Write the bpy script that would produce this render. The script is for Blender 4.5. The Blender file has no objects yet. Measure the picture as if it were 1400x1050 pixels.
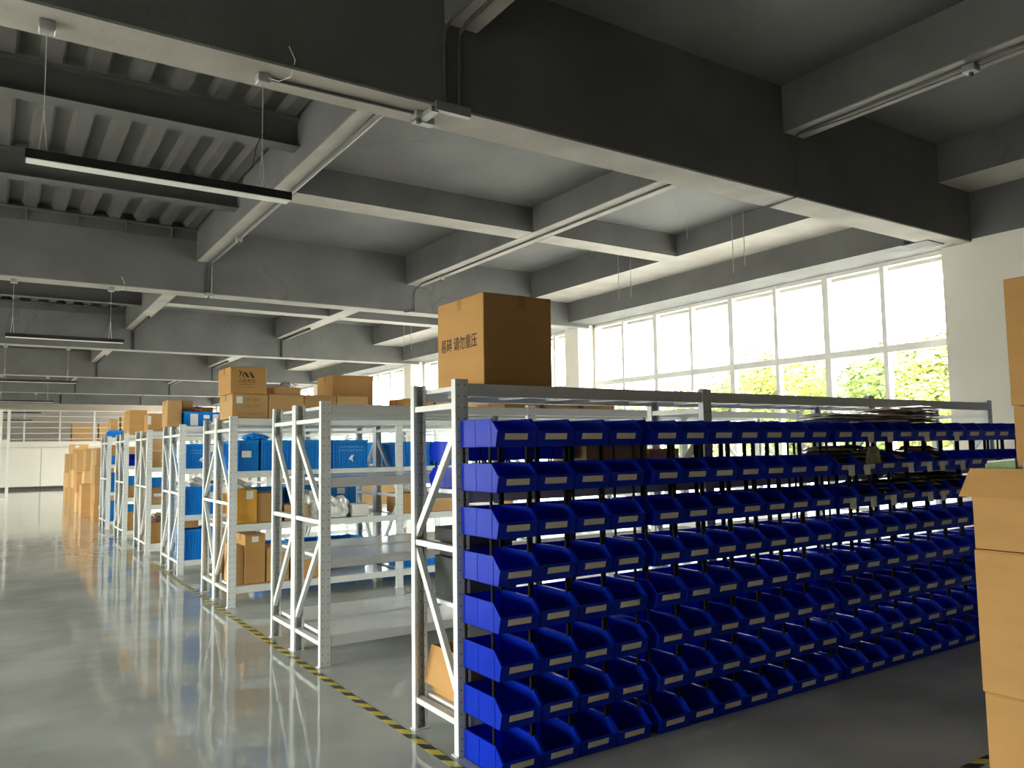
import bpy, math, random
from mathutils import Matrix, Vector
random.seed(7)
PI = math.pi
S = bpy.context.scene
COL = S.collection

# ------------------------------------------------------------------ camera, sky, exposure
def make_camera():
    f, yaw, pitch, roll, h = 1075.15, math.radians(33.475), math.radians(4.637), math.radians(-0.8816), 1.62
    fw = Vector((math.sin(yaw) * math.cos(pitch), math.cos(yaw) * math.cos(pitch), math.sin(pitch)))
    rt = Vector((math.cos(yaw), -math.sin(yaw), 0))
    up = rt.cross(fw)
    r2 = rt * math.cos(roll) + up * math.sin(roll)
    u2 = up * math.cos(roll) - rt * math.sin(roll)
    cd = bpy.data.cameras.new('camera')
    cd.sensor_width = 36.0
    cd.sensor_fit = 'HORIZONTAL'
    cd.lens = f / 1400.0 * 36.0
    cd.clip_start = 0.05
    cd.clip_end = 400
    co = bpy.data.objects.new('camera', cd)
    m = Matrix((r2, u2, -fw)).transposed().to_4x4()
    m.translation = (0, 0, h)
    co.matrix_world = m
    COL.objects.link(co)
    S.camera = co
make_camera()

SKY_STRENGTH = 5.0
w = bpy.data.worlds.new('overcast_sky')
S.world = w
w.use_nodes = True
bg = w.node_tree.nodes['Background']
bg.inputs[0].default_value = (1.0, 0.985, 0.955, 1)
bg.inputs[1].default_value = SKY_STRENGTH

def portal(name, loc, rot, sx, sy):
    l = bpy.data.lights.new(name, 'AREA')
    l.shape = 'RECTANGLE'
    l.size = sx
    l.size_y = sy
    l.cycles.is_portal = True
    o = bpy.data.objects.new(name, l)
    o.location = loc
    o.rotation_euler = rot
    COL.objects.link(o)

BAY = 7.72          # girder spacing
WX = 10.40          # right window plane
LX = -5.9           # left window plane
LWIN_Z0, LWIN_Z1 = 0.12, 2.4
WIN_Z0, WIN_Z1, TRANSOM = 0.45, 4.13, 2.91
NB = 5              # window bays
WINS = [(5.30 + BAY * k, 12.57 + BAY * k) for k in range(NB)]
LWINS = [(1.2, 4.6), (5.3, 11.6)] + [(-0.8 + BAY * k, 3.4 + BAY * k) for k in range(2, 5)]
for a, b in WINS:
    portal('sky_portal', (WX + 0.12, (a + b) / 2, (WIN_Z0 + WIN_Z1) / 2), (0, PI / 2, 0), WIN_Z1 - WIN_Z0, b - a)
for a, b in LWINS:
    portal('sky_portal', (LX - 0.12, (a + b) / 2, (LWIN_Z0 + LWIN_Z1) / 2), (0, -PI / 2, 0), LWIN_Z1 - LWIN_Z0, b - a)

S.view_settings.view_transform = 'Standard'
S.view_settings.look = 'None'
S.view_settings.gamma = 1.0
S.view_settings.use_curve_mapping = False
S.view_settings.exposure = 2.4

# ------------------------------------------------------------------ materials
MATS = {}
def nt(m): return m.node_tree.nodes, m.node_tree.links

def mat(name, col, rough=0.5, metal=0.0, var=0.0, vscale=4.0, bump=0.0, bscale=60.0, spec=0.5, coat=0.0, stretch=None, detail=4.0):
    m = bpy.data.materials.new(name)
    m.use_nodes = True
    N, L = nt(m)
    b = N['Principled BSDF']
    b.inputs['Base Color'].default_value = (*col, 1)
    b.inputs['Roughness'].default_value = rough
    b.inputs['Metallic'].default_value = metal
    b.inputs['Specular IOR Level'].default_value = spec
    b.inputs['Coat Weight'].default_value = coat
    b.inputs['Coat Roughness'].default_value = 0.1
    tc = N.new('ShaderNodeTexCoord')
    src = tc.outputs['Object']
    if stretch:
        mp = N.new('ShaderNodeMapping')
        mp.inputs['Scale'].default_value = stretch
        L.new(src, mp.inputs[0])
        src = mp.outputs[0]
    if var:
        n = N.new('ShaderNodeTexNoise')
        n.inputs['Scale'].default_value = vscale
        n.inputs['Detail'].default_value = detail
        L.new(src, n.inputs['Vector'])
        r = N.new('ShaderNodeValToRGB')
        r.color_ramp.elements[0].position = 0.3
        r.color_ramp.elements[1].position = 0.7
        r.color_ramp.elements[0].color = (*[c * (1 - var) for c in col], 1)
        r.color_ramp.elements[1].color = (*[min(1, c * (1 + var)) for c in col], 1)
        L.new(n.outputs['Fac'], r.inputs[0])
        L.new(r.outputs[0], b.inputs['Base Color'])
    if bump:
        n2 = N.new('ShaderNodeTexNoise')
        n2.inputs['Scale'].default_value = bscale
        L.new(src, n2.inputs['Vector'])
        bp = N.new('ShaderNodeBump')
        bp.inputs['Strength'].default_value = bump
        bp.inputs['Distance'].default_value = 0.01
        L.new(n2.outputs['Fac'], bp.inputs['Height'])
        L.new(bp.outputs[0], b.inputs['Normal'])
    MATS[name] = m
    return m

M_CEIL = mat('grey_ceiling_paint', (0.125, 0.124, 0.119), 0.75, var=0.16, vscale=1.3, bump=0.35, bscale=14, detail=10)
def stain_rings(m, scale, width, dark):
    """old water-stain outlines and hairline cracks in the paint"""
    N, L = nt(m)
    b = N['Principled BSDF']
    src = b.inputs['Base Color'].links[0].from_socket
    tc = N.new('ShaderNodeTexCoord')
    n = N.new('ShaderNodeTexNoise'); n.inputs['Scale'].default_value = scale; n.inputs['Detail'].default_value = 3
    L.new(tc.outputs['Object'], n.inputs['Vector'])
    def mth(op, a, bv):
        k = N.new('ShaderNodeMath'); k.operation = op
        L.new(a, k.inputs[0]); k.inputs[1].default_value = bv
        return k.outputs[0]
    band = mth('LESS_THAN', mth('ABSOLUTE', mth('SUBTRACT', n.outputs['Fac'], 0.56), 0), width)
    n2 = N.new('ShaderNodeTexNoise'); n2.inputs['Scale'].default_value = scale * 1.7
    L.new(tc.outputs['Object'], n2.inputs['Vector'])
    part = mth('GREATER_THAN', n2.outputs['Fac'], 0.56)
    k = N.new('ShaderNodeMath'); k.operation = 'MULTIPLY'; L.new(band, k.inputs[0]); L.new(part, k.inputs[1])
    k2 = N.new('ShaderNodeMath'); k2.operation = 'MULTIPLY'; k2.inputs[1].default_value = dark; L.new(k.outputs[0], k2.inputs[0])
    mx = N.new('ShaderNodeMix'); mx.data_type = 'RGBA'
    mx.inputs[7].default_value = (0.03, 0.03, 0.028, 1)
    L.new(k2.outputs[0], mx.inputs[0]); L.new(src, mx.inputs[6]); L.new(mx.outputs[2], b.inputs['Base Color'])
stain_rings(M_CEIL, 0.55, 0.005, 0.2)
M_SOFFIT = mat('beige_soffit', (0.33, 0.305, 0.27), 0.8, var=0.14, vscale=2.2, bump=0.4, bscale=25, detail=10)
M_DECK = mat('grey_metal_deck', (0.095, 0.092, 0.085), 0.55, var=0.12, vscale=2.0)
M_JOIST = mat('dark_grey_steel', (0.085, 0.084, 0.08), 0.6, var=0.08, vscale=3)
M_WALL = mat('white_wall_paint', (0.78, 0.72, 0.645), 0.8, var=0.02, vscale=1.5, bump=0.05, bscale=80)
M_GWALL = mat('grey_wall_paint', (0.14, 0.14, 0.138), 0.8, var=0.04, vscale=1)
M_PANEL = mat('white_wall_panel', (0.80, 0.74, 0.64), 0.45, var=0.02, vscale=1)
M_BACKW = mat('beige_wall_paint', (0.55, 0.50, 0.43), 0.8, var=0.03, vscale=1)
M_FRAME = mat('white_window_frame', (0.74, 0.71, 0.67), 0.4)
M_STEEL = mat('white_rack_steel', (0.70, 0.71, 0.665), 0.33, var=0.02, vscale=6)
M_DECKW = mat('white_shelf_panel', (0.82, 0.83, 0.81), 0.14, var=0.04, vscale=2.5, stretch=(1, 5, 5))
M_BIN = mat('deep_blue_plastic', (0.004, 0.04, 0.58), 0.32, var=0.08, vscale=6, spec=0.22)
def translucent(m, col, fac):
    N, L = nt(m)
    b = N['Principled BSDF']; o = N['Material Output']
    t = N.new('ShaderNodeBsdfTranslucent'); t.inputs[0].default_value = (*col, 1)
    x = N.new('ShaderNodeMixShader'); x.inputs[0].default_value = fac
    L.new(b.outputs[0], x.inputs[1]); L.new(t.outputs[0], x.inputs[2]); L.new(x.outputs[0], o.inputs[0])
translucent(M_BIN, (0.01, 0.05, 0.95), 0.38)
M_CRATE = mat('bright_blue_plastic', (0.0, 0.25, 0.72), 0.4, var=0.06, vscale=3)
M_PEG = mat('black_plastic', (0.008, 0.008, 0.009), 0.6, spec=0.15)
M_CARD_LBL = mat('cream_label_card', (0.72, 0.68, 0.55), 0.6, var=0.05, vscale=20)
M_PAPER = mat('white_paper', (0.82, 0.80, 0.74), 0.7, var=0.03, vscale=10)
M_TAPEB = mat('brown_packing_tape', (0.40, 0.23, 0.085), 0.25)
M_INK = mat('dark_brown_ink', (0.035, 0.018, 0.008), 0.7)
M_INKF = mat('faded_brown_ink', (0.30, 0.17, 0.06), 0.7)
M_BLACK = mat('black_fixture', (0.018, 0.017, 0.017), 0.5)
M_DIFF = mat('white_diffuser', (0.85, 0.84, 0.78), 0.5)
M_COND = mat('grey_conduit', (0.075, 0.074, 0.072), 0.5, var=0.1, vscale=5)
M_TRUNK = mat('dark_trunking', (0.03, 0.03, 0.029), 0.6)
M_GALV = mat('galvanised_steel', (0.42, 0.42, 0.41), 0.4, metal=0.6, var=0.1, vscale=8)
M_WIRE = mat('thin_steel_wire', (0.5, 0.5, 0.48), 0.4)
M_GRASS = mat('grass', (0.16, 0.26, 0.05), 0.9, var=0.3, vscale=0.5)
M_PAVE = mat('pale_paving', (0.42, 0.41, 0.38), 0.9, var=0.1, vscale=0.5)
M_LEAF = mat('leaf_green', (0.12, 0.17, 0.03), 0.6, var=0.35, vscale=0.8)
M_LEAF2 = mat('leaf_yellow_green', (0.19, 0.21, 0.035), 0.6, var=0.3, vscale=0.8)
M_BARK = mat('bark', (0.12, 0.08, 0.05), 0.9, var=0.2, vscale=8)
M_CONC = mat('pale_concrete', (0.50, 0.47, 0.42), 0.8, var=0.06, vscale=1)
M_DARKBASE = mat('dark_skirting', (0.05, 0.045, 0.04), 0.6)
M_BAG = mat('clear_plastic_bag', (0.70, 0.69, 0.65), 0.18, var=0.15, vscale=7, bump=0.6, bscale=14)
M_BLKBOX = mat('black_card', (0.022, 0.024, 0.022), 0.55, var=0.1, vscale=5)
M_GRYBOX = mat('dark_grey_card', (0.045, 0.048, 0.042), 0.6, var=0.1, vscale=5)
M_GREENP = mat('green_printed_paper', (0.16, 0.26, 0.08), 0.5, var=0.2, vscale=20)

CARDS = []
for i, c in enumerate([(0.50, 0.27, 0.09), (0.51, 0.305, 0.125), (0.57, 0.33, 0.135), (0.44, 0.255, 0.10), (0.63, 0.39, 0.175)]):
    CARDS.append(mat('cardboard' if i == 0 else 'cardboard_tone', c, 0.75, var=0.05, vscale=3, bump=0.05, bscale=40, spec=0.25, stretch=(1, 1, 4)))
M_ORANGE = mat('orange_yellow_card', (0.72, 0.36, 0.04), 0.5, var=0.04, vscale=3)

PACK = [mat('dark_green_plastic_wrap', (0.05, 0.052, 0.042), 0.22, var=0.4, vscale=9, bump=0.5, bscale=25),
        mat('brown_plastic_wrap', (0.20, 0.14, 0.10), 0.25, var=0.3, vscale=9, bump=0.5, bscale=25),
        mat('silver_plastic_wrap', (0.48, 0.48, 0.48), 0.15, var=0.4, vscale=9, bump=0.5, bscale=25),
        mat('dusky_red_plastic_wrap', (0.22, 0.07, 0.07), 0.25, var=0.3, vscale=9, bump=0.5, bscale=25),
        mat('navy_plastic_wrap', (0.02, 0.025, 0.06), 0.2, var=0.4, vscale=9, bump=0.5, bscale=25),
        mat('olive_gold_plastic_wrap', (0.22, 0.19, 0.08), 0.22, var=0.5, vscale=9, bump=0.5, bscale=25),
        mat('pinkish_beige_plastic_wrap', (0.62, 0.50, 0.42), 0.25, var=0.3, vscale=9, bump=0.5, bscale=25)]

def glass_mat():
    m = bpy.data.materials.new('window_glass')
    m.use_nodes = True
    N, L = nt(m)
    N.clear()
    o = N.new('ShaderNodeOutputMaterial')
    mx = N.new('ShaderNodeMixShader')
    t = N.new('ShaderNodeBsdfTransparent')
    g = N.new('ShaderNodeBsdfGlossy')
    g.inputs['Roughness'].default_value = 0.03
    fr = N.new('ShaderNodeLayerWeight')
    fr.inputs[0].default_value = 0.5
    t.inputs[0].default_value = (0.93, 0.96, 0.95, 1)
    pw = N.new('ShaderNodeMath'); pw.operation = 'POWER'; pw.inputs[1].default_value = 4.0
    L.new(fr.outputs['Facing'], pw.inputs[0])
    ma = N.new('ShaderNodeMath'); ma.operation = 'MULTIPLY_ADD'; ma.inputs[1].default_value = 0.6; ma.inputs[2].default_value = 0.04
    L.new(pw.outputs[0], ma.inputs[0])
    L.new(ma.outputs[0], mx.inputs[0])
    L.new(t.outputs[0], mx.inputs[1])
    L.new(g.outputs[0], mx.inputs[2])
    L.new(mx.outputs[0], o.inputs[0])
    return m
M_GLASS = glass_mat()

def floor_mat():
    m = bpy.data.materials.new('glossy_grey_epoxy_floor')
    m.use_nodes = True
    N, L = nt(m)
    b = N['Principled BSDF']
    tc = N.new('ShaderNodeTexCoord')
    n = N.new('ShaderNodeTexNoise')
    n.inputs['Scale'].default_value = 1.1
    n.inputs['Detail'].default_value = 7
    L.new(tc.outputs['Object'], n.inputs['Vector'])
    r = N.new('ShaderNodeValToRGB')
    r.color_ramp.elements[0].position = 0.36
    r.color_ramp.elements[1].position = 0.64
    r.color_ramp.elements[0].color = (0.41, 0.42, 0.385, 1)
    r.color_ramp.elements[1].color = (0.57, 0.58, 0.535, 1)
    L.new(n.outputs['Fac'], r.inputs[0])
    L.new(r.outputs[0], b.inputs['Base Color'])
    b.inputs['Roughness'].default_value = 0.035
    b.inputs['Specular IOR Level'].default_value = 0.6
    n2 = N.new('ShaderNodeTexNoise')
    n2.inputs['Scale'].default_value = 4.5
    n2.inputs['Detail'].default_value = 2.5
    n2.inputs['Roughness'].default_value = 0.45
    L.new(tc.outputs['Object'], n2.inputs['Vector'])
    bp = N.new('ShaderNodeBump')
    bp.inputs['Strength'].default_value = 0.5
    bp.inputs['Distance'].default_value = 0.005
    L.new(n2.outputs['Fac'], bp.inputs['Height'])
    L.new(bp.outputs[0], b.inputs['Normal'])
    return m
M_FLOOR = floor_mat()

def upright_mat():
    """White steel with two rows of small punched holes (print-size marks, in the upright's own coordinates)."""
    m = bpy.data.materials.new('punched_white_steel')
    m.use_nodes = True
    N, L = nt(m)
    b = N['Principled BSDF']
    b.inputs['Roughness'].default_value = 0.35
    tc = N.new('ShaderNodeTexCoord')
    sp = N.new('ShaderNodeSeparateXYZ')
    L.new(tc.outputs['Object'], sp.inputs[0])
    def mth(op, a, bv=None):
        n = N.new('ShaderNodeMath')
        n.operation = op
        for k, v in ((0, a), (1, bv)):
            if v is None: continue
            if isinstance(v, (int, float)): n.inputs[k].default_value = v
            else: L.new(v, n.inputs[k])
        return n.outputs[0]
    ax = mth('ABSOLUTE', sp.outputs[0])
    dx = mth('SUBTRACT', ax, 0.021)
    zz = mth('SUBTRACT', mth('FRACT', mth('MULTIPLY', sp.outputs[2], 1 / 0.0625)), 0.5)
    dz = mth('MULTIPLY', zz, 0.0625)
    d2 = mth('ADD', mth('MULTIPLY', dx, dx), mth('MULTIPLY', dz, dz))
    hole = mth('LESS_THAN', d2, 0.0042 ** 2)
    # zig-zag embossing down the middle
    zig = mth('ABSOLUTE', mth('SUBTRACT', mth('FRACT', mth('MULTIPLY', sp.outputs[2], 1 / 0.06)), 0.5))
    zx = mth('ABSOLUTE', mth('SUBTRACT', ax, mth('MULTIPLY', zig, 0.05)))
    ridge = mth('LESS_THAN', zx, 0.003)
    mx = N.new('ShaderNodeMix')
    mx.data_type = 'RGBA'
    mx.inputs[6].default_value = (0.72, 0.73, 0.69, 1)
    mx.inputs[7].default_value = (0.05, 0.05, 0.05, 1)
    L.new(hole, mx.inputs[0])
    L.new(mx.outputs[2], b.inputs['Base Color'])
    bp = N.new('ShaderNodeBump')
    bp.inputs['Strength'].default_value = 0.6
    bp.inputs['Distance'].default_value = 0.003
    L.new(ridge, bp.inputs['Height'])
    L.new(bp.outputs[0], b.inputs['Normal'])
    return m
M_UP = upright_mat()

def stripe_mat():
    m = bpy.data.materials.new('yellow_black_hazard_tape')
    m.use_nodes = True
    N, L = nt(m)
    b = N['Principled BSDF']
    b.inputs['Roughness'].default_value = 0.3
    tc = N.new('ShaderNodeTexCoord')
    sp = N.new('ShaderNodeSeparateXYZ')
    L.new(tc.outputs['Object'], sp.inputs[0])
    a = N.new('ShaderNodeMath'); a.operation = 'ADD'
    L.new(sp.outputs[0], a.inputs[0]); L.new(sp.outputs[1], a.inputs[1])
    f = N.new('ShaderNodeMath'); f.operation = 'MULTIPLY'; f.inputs[1].default_value = 1 / 0.19
    L.new(a.outputs[0], f.inputs[0])
    g = N.new('ShaderNodeMath'); g.operation = 'FRACT'
    L.new(f.outputs[0], g.inputs[0])
    h = N.new('ShaderNodeMath'); h.operation = 'GREATER_THAN'; h.inputs[1].default_value = 0.5
    L.new(g.outputs[0], h.inputs[0])
    mx = N.new('ShaderNodeMix'); mx.data_type = 'RGBA'
    mx.inputs[6].default_value = (0.72, 0.58, 0.06, 1)
    mx.inputs[7].default_value = (0.03, 0.03, 0.025, 1)
    L.new(h.outputs[0], mx.inputs[0])
    L.new(mx.outputs[2], b.inputs['Base Color'])
    return m
M_HAZ = stripe_mat()

# ------------------------------------------------------------------ mesh helpers
class MB:
    def __init__(s): s.v = []; s.f = []
    def box(s, x0, x1, y0, y1, z0, z1):
        n = len(s.v)
        s.v += [(x, y, z) for z in (z0, z1) for y in (y0, y1) for x in (x0, x1)]
        s.f += [tuple(n + i for i in q) for q in ((0, 2, 3, 1), (4, 5, 7, 6), (0, 1, 5, 4), (2, 6, 7, 3), (0, 4, 6, 2), (1, 3, 7, 5))]
        return s
    def cbox(s, x0, x1, y0, y1, z0, z1, c):
        """box with chamfered edges"""
        n = len(s.v)
        idx = {}
        X = (x0, x1); Y = (y0, y1); Z = (z0, z1)
        sg = (1, -1)
        for i in (0, 1):
            for j in (0, 1):
                for k in (0, 1):
                    for a in (0, 1, 2):   # a: axis whose face this vertex lies on (not inset along it)
                        p = [X[i] + sg[i] * c, Y[j] + sg[j] * c, Z[k] + sg[k] * c]
                        p[a] = (X[i], Y[j], Z[k])[a]
                        idx[i, j, k, a] = len(s.v)
                        s.v.append(tuple(p))
        F = []
        for i in (0, 1):
            q = [idx[i, 0, 0, 0], idx[i, 1, 0, 0], idx[i, 1, 1, 0], idx[i, 0, 1, 0]]; F.append(q if i else q[::-1])
            q = [idx[0, i, 0, 1], idx[1, i, 0, 1], idx[1, i, 1, 1], idx[0, i, 1, 1]]; F.append(q[::-1] if i else q)
            q = [idx[0, 0, i, 2], idx[1, 0, i, 2], idx[1, 1, i, 2], idx[0, 1, i, 2]]; F.append(q if i else q[::-1])
        for i in (0, 1):
            for j in (0, 1):
                F.append([idx[i, j, 0, 0], idx[i, j, 0, 1], idx[i, j, 1, 1], idx[i, j, 1, 0]])
                F.append([idx[i, 0, j, 0], idx[i, 0, j, 2], idx[i, 1, j, 2], idx[i, 1, j, 0]])
                F.append([idx[0, i, j, 1], idx[0, i, j, 2], idx[1, i, j, 2], idx[1, i, j, 1]])
                for k in (0, 1):
                    F.append([idx[i, j, k, 0], idx[i, j, k, 1], idx[i, j, k, 2]])
        s.f += [tuple(q) for q in F]
        return s
    def prism(s, poly, axis, a, b):
        """extrude a 2D polygon along axis ('x': poly=(y,z), 'y': (x,z), 'z': (x,y)) from a to b"""
        n = len(s.v); k = len(poly)
        def P(t, q):
            return {'x': (t, q[0], q[1]), 'y': (q[0], t, q[1]), 'z': (q[0], q[1], t)}[axis]
        s.v += [P(a, q) for q in poly] + [P(b, q) for q in poly]
        s.f.append(tuple(n + i for i in range(k))[::-1])
        s.f.append(tuple(n + k + i for i in range(k)))
        for i in range(k):
            j = (i + 1) % k
            s.f.append((n + i, n + j, n + k + j, n + k + i))
        return s
    def tube(s, pts, r, n=8):
        pts = [Vector(p) for p in pts]
        rings = []
        for i, p in enumerate(pts):
            d = (pts[min(i + 1, len(pts) - 1)] - pts[max(i - 1, 0)]).normalized()
            a = Vector((0, 0, 1)) if abs(d.z) < 0.9 else Vector((1, 0, 0))
            u = d.cross(a).normalized(); v = d.cross(u)
            st = len(s.v)
            for k in range(n):
                t = 2 * PI * k / n
                s.v.append(tuple(p + u * (r * math.cos(t)) + v * (r * math.sin(t))))
            rings.append(st)
        for a, b in zip(rings, rings[1:]):
            for k in range(n):
                s.f.append((a + k, a + (k + 1) % n, b + (k + 1) % n, b + k))
        s.f.append(tuple(rings[0] + k for k in range(n))[::-1])
        s.f.append(tuple(rings[-1] + k for k in range(n)))
        return s
    def bar(s, p, q, wx, t):
        """flat bar from p to q in a plane x=const: wx thick in x, t wide in the plane"""
        p = Vector(p); q = Vector(q)
        d = (q - p).normalized()
        nrm = Vector((0, -d.z, d.y)) * (t / 2)
        X = Vector((wx / 2, 0, 0))
        n = len(s.v)
        for c in (p, q):
            s.v += [tuple(c + nrm + X), tuple(c + nrm - X), tuple(c - nrm - X), tuple(c - nrm + X)]
        s.f += [tuple(n + i for i in f) for f in ((0, 1, 2, 3), (7, 6, 5, 4), (0, 4, 5, 1), (1, 5, 6, 2), (2, 6, 7, 3), (3, 7, 4, 0))]
        return s
    def mesh(s, name, m=None):
        me = bpy.data.meshes.new(name)
        me.from_pydata(s.v, [], s.f)
        me.update()
        fix_normals(me)
        if m: me.materials.append(m)
        return me
    def build(s, name, m, parent=None, loc=(0, 0, 0), rz=0.0):
        return put(name, s.mesh(name, m), parent, loc, rz)

import bmesh
def fix_normals(me):
    b = bmesh.new(); b.from_mesh(me)
    bmesh.ops.recalc_face_normals(b, faces=b.faces)
    b.to_mesh(me); b.free()

def put(name, me, parent=None, loc=(0, 0, 0), rz=0.0):
    o = bpy.data.objects.new(name, me)
    o.location = loc
    o.rotation_euler = (0, 0, rz)
    COL.objects.link(o)
    if parent: o.parent = parent
    return o

def empty(name, loc=(0, 0, 0), rz=0.0):
    o = bpy.data.objects.new(name, None)
    o.empty_display_size = 0.1
    o.location = loc
    o.rotation_euler = (0, 0, rz)
    COL.objects.link(o)
    return o

def tag(o, label=None, cat=None, group=None, kind=None):
    if label: o['label'] = label
    if cat: o['category'] = cat
    if group: o['group'] = group
    if kind: o['kind'] = kind
    return o

def struct(name, mb, m, label=None):
    return tag(mb.build(name, m), label, None, None, 'structure')

ORD = ['first', 'second', 'third', 'fourth', 'fifth', 'sixth', 'seventh', 'eighth', 'ninth', 'tenth', 'eleventh', 'twelfth', 'thirteenth',
       'fourteenth', 'fifteenth', 'sixteenth', 'seventeenth', 'eighteenth', 'nineteenth', 'twentieth', 'twenty-first', 'twenty-second', 'twenty-third', 'twenty-fourth']

def text_mesh(body, size, m, bold=0.0):
    c = bpy.data.curves.new('lettering', 'FONT')
    c.body = body
    c.size = size
    c.align_x = 'CENTER'
    c.align_y = 'CENTER'
    c.extrude = 0.0004
    c.offset = bold
    c.resolution_u = 2
    o = bpy.data.objects.new('lettering', c)
    COL.objects.link(o)
    dg = bpy.context.evaluated_depsgraph_get()
    me = bpy.data.meshes.new_from_object(o.evaluated_get(dg))
    bpy.data.objects.remove(o)
    me.materials.clear()
    me.materials.append(m)
    return me

def letter(name, body, size, m, parent, loc, face, bold=0.0, sx=1.0):
    """flat lettering on a vertical face: face '-x' or '-y'"""
    o = put(name, text_mesh(body, size, m, bold), parent, loc)
    if face == '-y': o.rotation_euler = (PI / 2, 0, 0)
    else: o.rotation_euler = (PI / 2, 0, -PI / 2)
    o.scale = (sx, 1, 1)
    return o

# ------------------------------------------------------------------ the building shell
Y0, Y1 = -6.0, 43.9
YBACK = 48.0
XL = -5.5
XR = 9.95
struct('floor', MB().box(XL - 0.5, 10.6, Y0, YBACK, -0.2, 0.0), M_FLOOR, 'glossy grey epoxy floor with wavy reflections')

GZ = 4.05
def gy(k): return 4.78 + BAY * k
ceiling = struct('ceiling', MB().box(XL - 0.6, 10.9, Y0 - 0.3, YBACK, 5.30, 5.55), M_CEIL, 'dark grey concrete ceiling with deep beams')
def cpart(name, mb, m=M_CEIL):
    o = mb.build(name, m, ceiling)
    if name in ('girder', 'beam', 'cross_beam', 'edge_beam'):   # undersides take a lighter beige than the sides
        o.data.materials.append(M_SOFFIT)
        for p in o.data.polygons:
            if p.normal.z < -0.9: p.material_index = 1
    return o
# slab panels between beams
def slab(x0, x1, y0, y1, z): cpart('slab_panel', MB().box(x0, x1, y0, y1, z, 5.32))
for k in range(-1, 6):
    a = gy(k) + 0.38 if k >= 0 else Y0 - 0.3
    b = gy(k + 1) if k < 5 else YBACK
    # girder on the far side of the bay
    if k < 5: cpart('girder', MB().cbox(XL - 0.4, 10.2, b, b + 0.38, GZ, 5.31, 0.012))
    if k == -1:
        sof, bx1, bx2, b3 = 4.67, (2.62, 2.90), (6.40, 6.72), 9.26
        slab(XL - 0.4, bx1[0], a, b, 5.14); slab(bx1[1], bx2[0], a, b, 5.14); slab(bx2[1], b3, a, b, 5.14)
    else:
        sof, bx1, bx2, b3 = 4.53, (2.52, 2.78), (6.04, 6.38), 8.75
        mid = (a + b) / 2 - 0.27
        za, zb = (4.87, 5.05) if k == 0 else (5.0, 5.05)
        if k == 5: sof, za, zb = 4.53, 5.0, 5.0
        for (xa, xb) in ((bx1[1], bx2[0]), (bx2[1], b3)):
            slab(xa, xb, a, mid, za); slab(xa, xb, mid + 0.38, b, zb)
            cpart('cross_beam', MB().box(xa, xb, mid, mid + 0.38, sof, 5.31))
        # left strip: corrugated metal deck on steel joists
        xl = -1.45
        slab(XL - 0.4, xl - 0.25, a, b, 5.05)
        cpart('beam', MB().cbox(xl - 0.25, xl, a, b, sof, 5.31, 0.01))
        prof = []
        per, d = 0.345, 0.085
        x = xl
        while x < bx1[0]:
            for fx, z in ((0.0, 5.01), (0.13, 5.01), (0.165, 5.01 + d), (0.31, 5.01 + d)):
                if x + fx <= bx1[0]: prof.append((x + fx, z))
            x += per
        prof.append((bx1[0], prof[-1][1]))
        poly = prof + [(bx1[0], 5.31), (xl, 5.31)]
        cpart('metal_deck', MB().prism(poly, 'y', a, b), M_DECK)
        for jy in (a + 2.58, a + 4.96):
            cpart('steel_joist', MB().box(xl, bx1[0], jy - 0.10, jy + 0.10, 4.70, 4.714).box(xl, bx1[0], jy - 0.10, jy + 0.10, 4.993, 5.008)
                  .box(xl, bx1[0], jy - 0.006, jy + 0.006, 4.714, 4.993), M_JOIST)
        cpart('ledger_angle', MB().box(xl, bx1[0], b - 0.13, b - 0.001, 4.985, 5.0).box(xl, bx1[0], b - 0.014, b - 0.001, 4.84, 4.985), M_JOIST)
        gx = -0.95
        while gx < 2.5:
            cpart('gusset', MB().prism([(b - 0.014, 4.985), (b - 0.12, 4.985), (b - 0.12, 4.955), (b - 0.03, 4.84), (b - 0.014, 4.84)], 'x', gx, gx + 0.012), M_JOIST)
            gx += 0.62
    for q in (bx1, bx2):
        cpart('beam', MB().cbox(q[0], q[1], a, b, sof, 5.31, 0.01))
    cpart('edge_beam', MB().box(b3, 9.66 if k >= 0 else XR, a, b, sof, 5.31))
    if k >= 0:
        cpart('window_lintel', MB().box(9.66, 10.60, a, b, WIN_Z1, 5.31))
        pass
# right wall
struct('wall_right', MB().box(XR, 10.6, Y0, 5.157, 0, 4.085), M_WALL, 'white painted wall right of the window band')
trim = struct('trim_1', MB().box(XR, 10.6, Y0, 5.157, 4.085, 5.31), M_CEIL, 'grey band of edge beam above the white wall')
for k in range(NB + 1):
    ya = 12.57 + BAY * k
    if ya < YBACK - 1:
        struct('wall_right_pier', MB().box(XR, 10.6, ya, ya + 0.45, 0, WIN_Z1), M_WALL, 'white pier between two window bays on the right wall')
for a, b in WINS:
    struct('wall_right_sill', MB().box(WX - 0.15, 10.6, a, b, 0, WIN_Z0), M_WALL, 'white wall below the window band on the right')
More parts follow.
